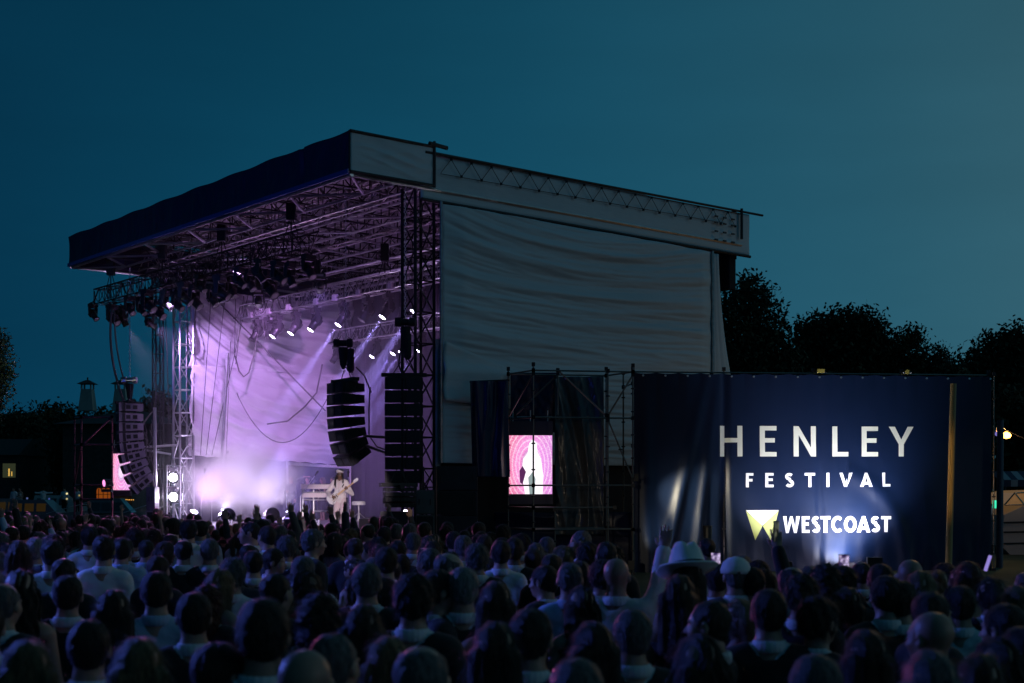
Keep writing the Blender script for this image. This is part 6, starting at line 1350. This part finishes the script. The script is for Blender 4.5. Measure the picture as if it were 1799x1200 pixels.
K(36, 1000, 300, 'woman', 'wavy', 'brown', 'black dress'); K(8, 1020, 380, hk='balding', hc='grey', yaw=-.4); K(1020, 1030, 330, 'woman', 'wavy', 'brown', 'black dress', .2); K(870, 1020, 370, 'woman', 'long', 'brown', 'black dress', .1); K(1750, 1120, 520, 'woman', 'wavy', 'dark brown', 'black dress', .2); K(1430, 1148, 600, hk='short', hc='grey', yaw=.1); K(1010, 1155, 620, hk='short', hc='grey', yaw=.2); K(870, 1090, 500, 'woman', 'long', 'dark brown', 'black dress'); K(640, 1060, 430, 'woman', 'bob', 'brown', 'black dress', -.2); K(340, 1040, 400, hk='short', hc='black', yaw=.2); K(560, 1040, 400, 'woman', 'curly', 'dark brown', 'black dress')
K(1225, 1115, 520, 'woman', 'wavy', 'brown', 'navy jacket', .4); K(1040, 1090, 470, 'woman', 'long', 'dark brown', 'black dress', .3); K(1790, 1100, 470, 'man', 'short', 'black', 'black jacket', .7)
K(120, 1010, 330, hc='black'); K(200, 1035, 380, 'woman', 'long', 'dark brown', 'black dress')
def Dmax(px):
    for (x0, d0), (x1, d1) in zip([(-80, 31), (330, 30), (420, 24.5), (700, 23), (780, 20.5), (900, 18.5), (1000, 15), (1110, 13.2), (1180, 12.4)], [(330, 30), (420, 24.5), (700, 23), (780, 20.5), (900, 18.5), (1000, 15), (1110, 13.2), (1180, 12.4), (1900, 12)]):
        if x0 <= px <= x1: return d0+(d1-d0)*(px-x0)/(x1-x0)
    return 12
rs = random.Random(11); pts = [((c['px']-899.5)/c['s'], 2400/c['s']) for c in crowd]
cand = []
tries = 0
while tries < 40000:
    tries += 1
    D = math.sqrt(rs.uniform(4.3**2, 31**2)); px = rs.uniform(-30, 1830)
    if D > Dmax(px): continue
    md = .50 if D < 16 else .46
    if D < 8: md = .60
    X = (px-899.5)/2400*D
    if any((X-x)**2+(D-y)**2 < md*md for x, y in pts): continue
    s_ = 2400/D
    if 1092 < px < 1190 and s_ > 170: continue
    if any(c['cl'] in ('white shirt', 'cream jacket', 'pale blue shirt') or c['hat'] or c['pose'] in ('man_arm', 'phone') for c in crowd if c['s'] < s_ < c['s']*1.9 and abs(px-c['px']) < .24*c['s']+.09*s_): continue
    pts.append((X, D)); cand.append((px, D))
cand.sort(key=lambda q: q[1])
def randperson(px, D):
    s = 2400/D; fem = rs.random() < .42; h = rs.gauss(.58 if fem else .50, .065) ; h = max(.34, min(.74, h))
    if s > 260: h = max(h, .48)
    if px > 1090 and D > 9.2: h = rs.uniform(.58, .70)
    d = dict(px=px, s=s, label=None, hat=None, key=False)
    if fem: d.update(pose='woman', hk=rs.choice(['long', 'long', 'wavy', 'bob', 'ponytail', 'bun', 'curly']), hc=rs.choice(['blonde', 'blonde', 'brown', 'brown', 'dark brown', 'dark brown', 'auburn', 'black', 'grey']), cl=rs.choice(['black dress', 'black dress', 'patterned dress', 'red dress', 'pale dress', 'green dress', 'black jacket', 'navy jacket']))
    else: d.update(pose=rs.choice(['man', 'man', 'man', 'stout']), hk=rs.choice(['short', 'short', 'short', 'short', 'messy', 'messy', 'crop', 'balding']), hc=rs.choice(['black', 'black', 'dark brown', 'dark brown', 'dark brown', 'brown', 'brown', 'grey', 'grey']), cl=rs.choice(['black jacket']*7+['navy jacket']*2+['white shirt', 'white shirt', 'white shirt', 'pale blue shirt', 'dark shirt', 'grey jacket']))
    if s < 130 and rs.random() < .10: d['pose'] = rs.choice(['both_up', 'man_wave', 'woman_wave']) if not fem else 'woman_wave'
    d['scale'] = (EYE-h)/1.805; d['skin'] = rs.choice([0, 0, 0, 1, 1, 2, 3] if s < 300 else [0, 1, 1, 0, 3]); y = rs.gauss(0, .28)
    if rs.random() < .24: y = rs.choice([-1, 1])*rs.uniform(.7, 1.7)
    d['yaw'] = y; return d
room = 300-len(crowd); extra = [randperson(px, D) for px, D in cand]
N_KEY = len(crowd); crowd += extra[:room]; rest = extra[room:]
# custom pose of the man with the raised white sleeve
POSES['man_arm'] = ('down', 'up', 0, 1.05)
_j = joints
def joints(pose, sx=1.):
    if pose == 'farup': return lambda s: (v3(s*.26, .06, 1.56), v3(s*.30, .10, 1.84), v3(s*.1, .02, 1), v3(-s, .1, 0), v3(0, 1, 0), .1)
    return _j(pose, sx)
POSES['man_arm'] = ('down', 'farup', 0, 1.05)
HN = {'black': 'black', 'dark brown': 'dark-brown', 'brown': 'brown', 'auburn': 'red-brown', 'blonde': 'blond', 'grey': 'grey', 'white': 'white'}
def desc(c):
    k = c['hk']; fem = 'woman' in c['pose']; who = 'woman' if fem else 'man'
    if k == 'bald': a = 'bald man'
    elif k == 'balding': a = f'balding {HN[c["hc"]]}-haired man'
    else:
        w_ = {'short': '', 'crop': 'close-cropped ', 'messy': 'tousled ', 'long': 'long ', 'wavy': 'wavy ', 'bob': 'bobbed ', 'ponytail': 'ponytailed ', 'bun': 'bun-topped ', 'curly': 'curly '}[k]; a = f'{w_}{HN[c["hc"]]}-haired {who}'
    e = {'both_up': ' arms up', 'man_wave': ' arm up', 'woman_wave': ' arm up', 'phone': ' holding phone'}.get(c['pose'], '')
    return f'{a} in {c["cl"]}{e}'
labs = {}
for c in crowd:
    if not c['label']: c['label'] = f'{desc(c)}, {rowname(c["s"])}, {col(c["px"])}'.replace('patterned', 'grey').replace('right of the wide speaker stack', 'beside the speaker stack')
    labs.setdefault(c['label'], []).append(c)
for l_, cs in labs.items():
    if len(cs) > 1:
        cs.sort(key=lambda c: c['px']); nm = {2: ['left one', 'right one'], 3: ['left one', 'middle one', 'right one']}.get(len(cs), [f'{w_} from left' for w_ in ordn[1:]])
        nm = nm if len(cs) <= 3 else ['leftmost']+nm
        for c, q in zip(cs, nm): c['label'] = l_+', '+q
M_hat = mat('pale_felt_hat', (.78, .76, .72), .9, bump=.2, bscale=60); M_band = mat('dark_hat_band', (.01, .01, .015), .7)
for c in crowd:
    X, D = (c['px']-899.5)/c['s'], 2400/c['s']; pan = -math.atan2(X, D)*.4
    pan += 0
    o = person((X, D, 0), c['yaw']+pan, c['pose'], c['hk'], c['hc'], c['cl'], c['label'], GR[rowname(c['s'])], c['scale'], c['skin']); c['obj'] = o
    if not c['key']: o.rotation_euler.x += R(rs.uniform(-3.5, 3)); o.rotation_euler.y += R(rs.uniform(-3.5, 3.5))
    if c['hat'] == 'fedora':
        b = MB(); prof = [(0, .118), (.04, .112), (.115, .092), (.165, .062), (.178, .02)]
        b.lathe((0, 0, 0), (0, 0, 1), [(-.006, .19), (.0, .192), (.008, .185), (.008, .118)]+[(h_+.01, r_) for h_, r_ in prof[1:]], 28)
        for i, v in enumerate(b.v):
            x, y, z = v; q = max(0, math.hypot(x, y)-.12)
            z += .25*q*(abs(x)/.19)**2 - .012*(y > 0)*(q > 0); 
            if z > .07: z -= .028*math.exp(-(x/.03)**2); x *= 1-.25*max(0, y)/.1
            b.v[i] = (x, y*1.18, z)
        h_ = b.build('hat', M_hat, None, (0, 0, 0), True); h_.parent = o; h_.location = (0, -.02, 1.725); h_.rotation_euler = (R(-16), 0, R(8))
        b = MB(); b.lathe((0, 0, .01), (0, 0, 1), [(0, .121), (.028, .116)], 28); b.v = [(x, y*1.18, z) for x, y, z in b.v]; q = b.build('hat_band', M_band, None, (0, 0, 0), True); q.parent = h_
    if c['hat'] == 'cap':
        b = MB(); b.lathe((0, -.01, 1.70), (0, 0, 1), [(0, .112), (.03, .114), (.08, .095), (.11, .06), (.125, .01)], 22); q = b.build('hat', M_hat, None, (0, 0, 0), True); q.parent = o
# phones held up
def screen_mat(nm, c0, c1, st):
    m = emis(nm, c0, st); t = m.node_tree; n = t.nodes; l = t.links; tc = n.new('ShaderNodeTexCoord'); ns = n.new('ShaderNodeTexNoise'); ns.inputs['Scale'].default_value = 22; ns.inputs['Detail'].default_value = 2; l.new(tc.outputs['Object'], ns.inputs['Vector'])
    rp = n.new('ShaderNodeValToRGB'); l.new(ns.outputs[0], rp.inputs[0]); e = rp.color_ramp.elements; e[0].position = .42; e[0].color = (*c1, 1); e[1].position = .6; e[1].color = (*c0, 1); l.new(rp.outputs[0], n['Principled BSDF'].inputs['Emission Color']); return m
E_ph = screen_mat('phone_screen_lilac', (.80, .65, 1), (.04, .02, .10), .9); E_ph2 = screen_mat('phone_screen_dim', (.22, .25, .16), (.05, .05, .05), .5)
def phone(p, yaw, label, e, roll=0.):
    p = Vector(p); t = thing('phone', label, 'phone', tuple(p), 'phones held up in the crowd'); t.rotation_euler = (0, roll, yaw)
    MB().box(-.038, .038, -.004, .004, -.078, .078).build('case', M_black, t, (0, 0, 0)); MB().box(-.034, .034, -.0062, -.0045, -.07, .07).build('screen', e, t, (0, 0, 0))
nph = 0
for c in crowd:
    if c['pose'] == 'phone':
        o = c['obj']; m = Matrix.Translation(o.location) @ Matrix.Rotation(o.rotation_euler.z, 4, 'Z') @ Matrix.Scale(c['scale'], 4); p = m @ Vector((.055, .305, 1.80))
        phone(p, 0.0, ['bright phone held up by a far man near the smoke', 'bright phone held before the banner folds', 'phone held up below the letters COAST', 'phone held up left of the keyboards'][nph % 4] if False else f'bright phone held up by the {desc(c).replace(" holding phone", "")}, {col(c["px"])}', E_ph); nph += 1
c = [c for c in crowd if c['label'].startswith('person with raised hand holding up')][0]; o = c['obj']
p = Matrix.Translation(o.location) @ Matrix.Rotation(o.rotation_euler.z, 4, 'Z') @ Matrix.Scale(c['scale'], 4) @ Vector((.19, .10, 2.07)); phone(p, .9, 'phone in the raised hand just below the logo', E_ph2)
tag(MB().tube(W(1731, 1003, 245), W(1740, 976, 245), .012, .012, 8).build('light_stick', emis('violet_stick', (.35, .28, .8), .8), None, tuple(W(1731, 1003, 245))), 'violet glowing stick held up at the far right', 'light stick')
# everyone further back as one mass
if rest:
    V_, F_ = [], []; hb = Field((-.3, -.2, .9), (.3, .2, 1.85), .035); hb.ell((0, 0, 1.69), (.085, .10, .105), .02); hb.cap((-.16, 0, 1.40), (.16, 0, 1.40), .085, .085, .05); hb.cap((0, 0, 1.6), (0, 0, 1.4), .06, .07, .03); hb.ell((0, 0, 1.2), (.18, .12, .4), .05); tm = hb.mesh('tmp')
    vv = np.array([v.co[:] for v in tm.vertices]); ff = [tuple(p.vertices) for p in tm.polygons]
    mats_ = [M_hair['dark brown'], M_hair['brown'], M_hair['grey'], M_hair['blonde'], M_cl['black jacket'], M_skin[1]]; mi = []
    for c in rest:
        k = len(V_); v = vv*c['scale']; v = v+np.array([(c['px']-899.5)/c['s'], 2400/c['s'], 0]); V_ += v.tolist(); hm = rs.choice([0, 0, 0, 1, 2, 3, 5])
        for f in ff: F_.append(tuple(i+k for i in f)); mi.append(hm if vv[f[0]][2] > 1.55 else 4)
    me = bpy.data.meshes.new('crowd'); me.from_pydata(V_, [], F_); me.shade_smooth()
    for m in mats_: me.materials.append(m)
    me.polygons.foreach_set('material_index', mi); o = bpy.data.objects.new('crowd', me); COL.objects.link(o); tag(o, 'dense far rows of spectators standing right below the stage', 'crowd', kind='stuff')
print('PEOPLE', len(crowd), 'key', N_KEY, 'rest', len(rest))
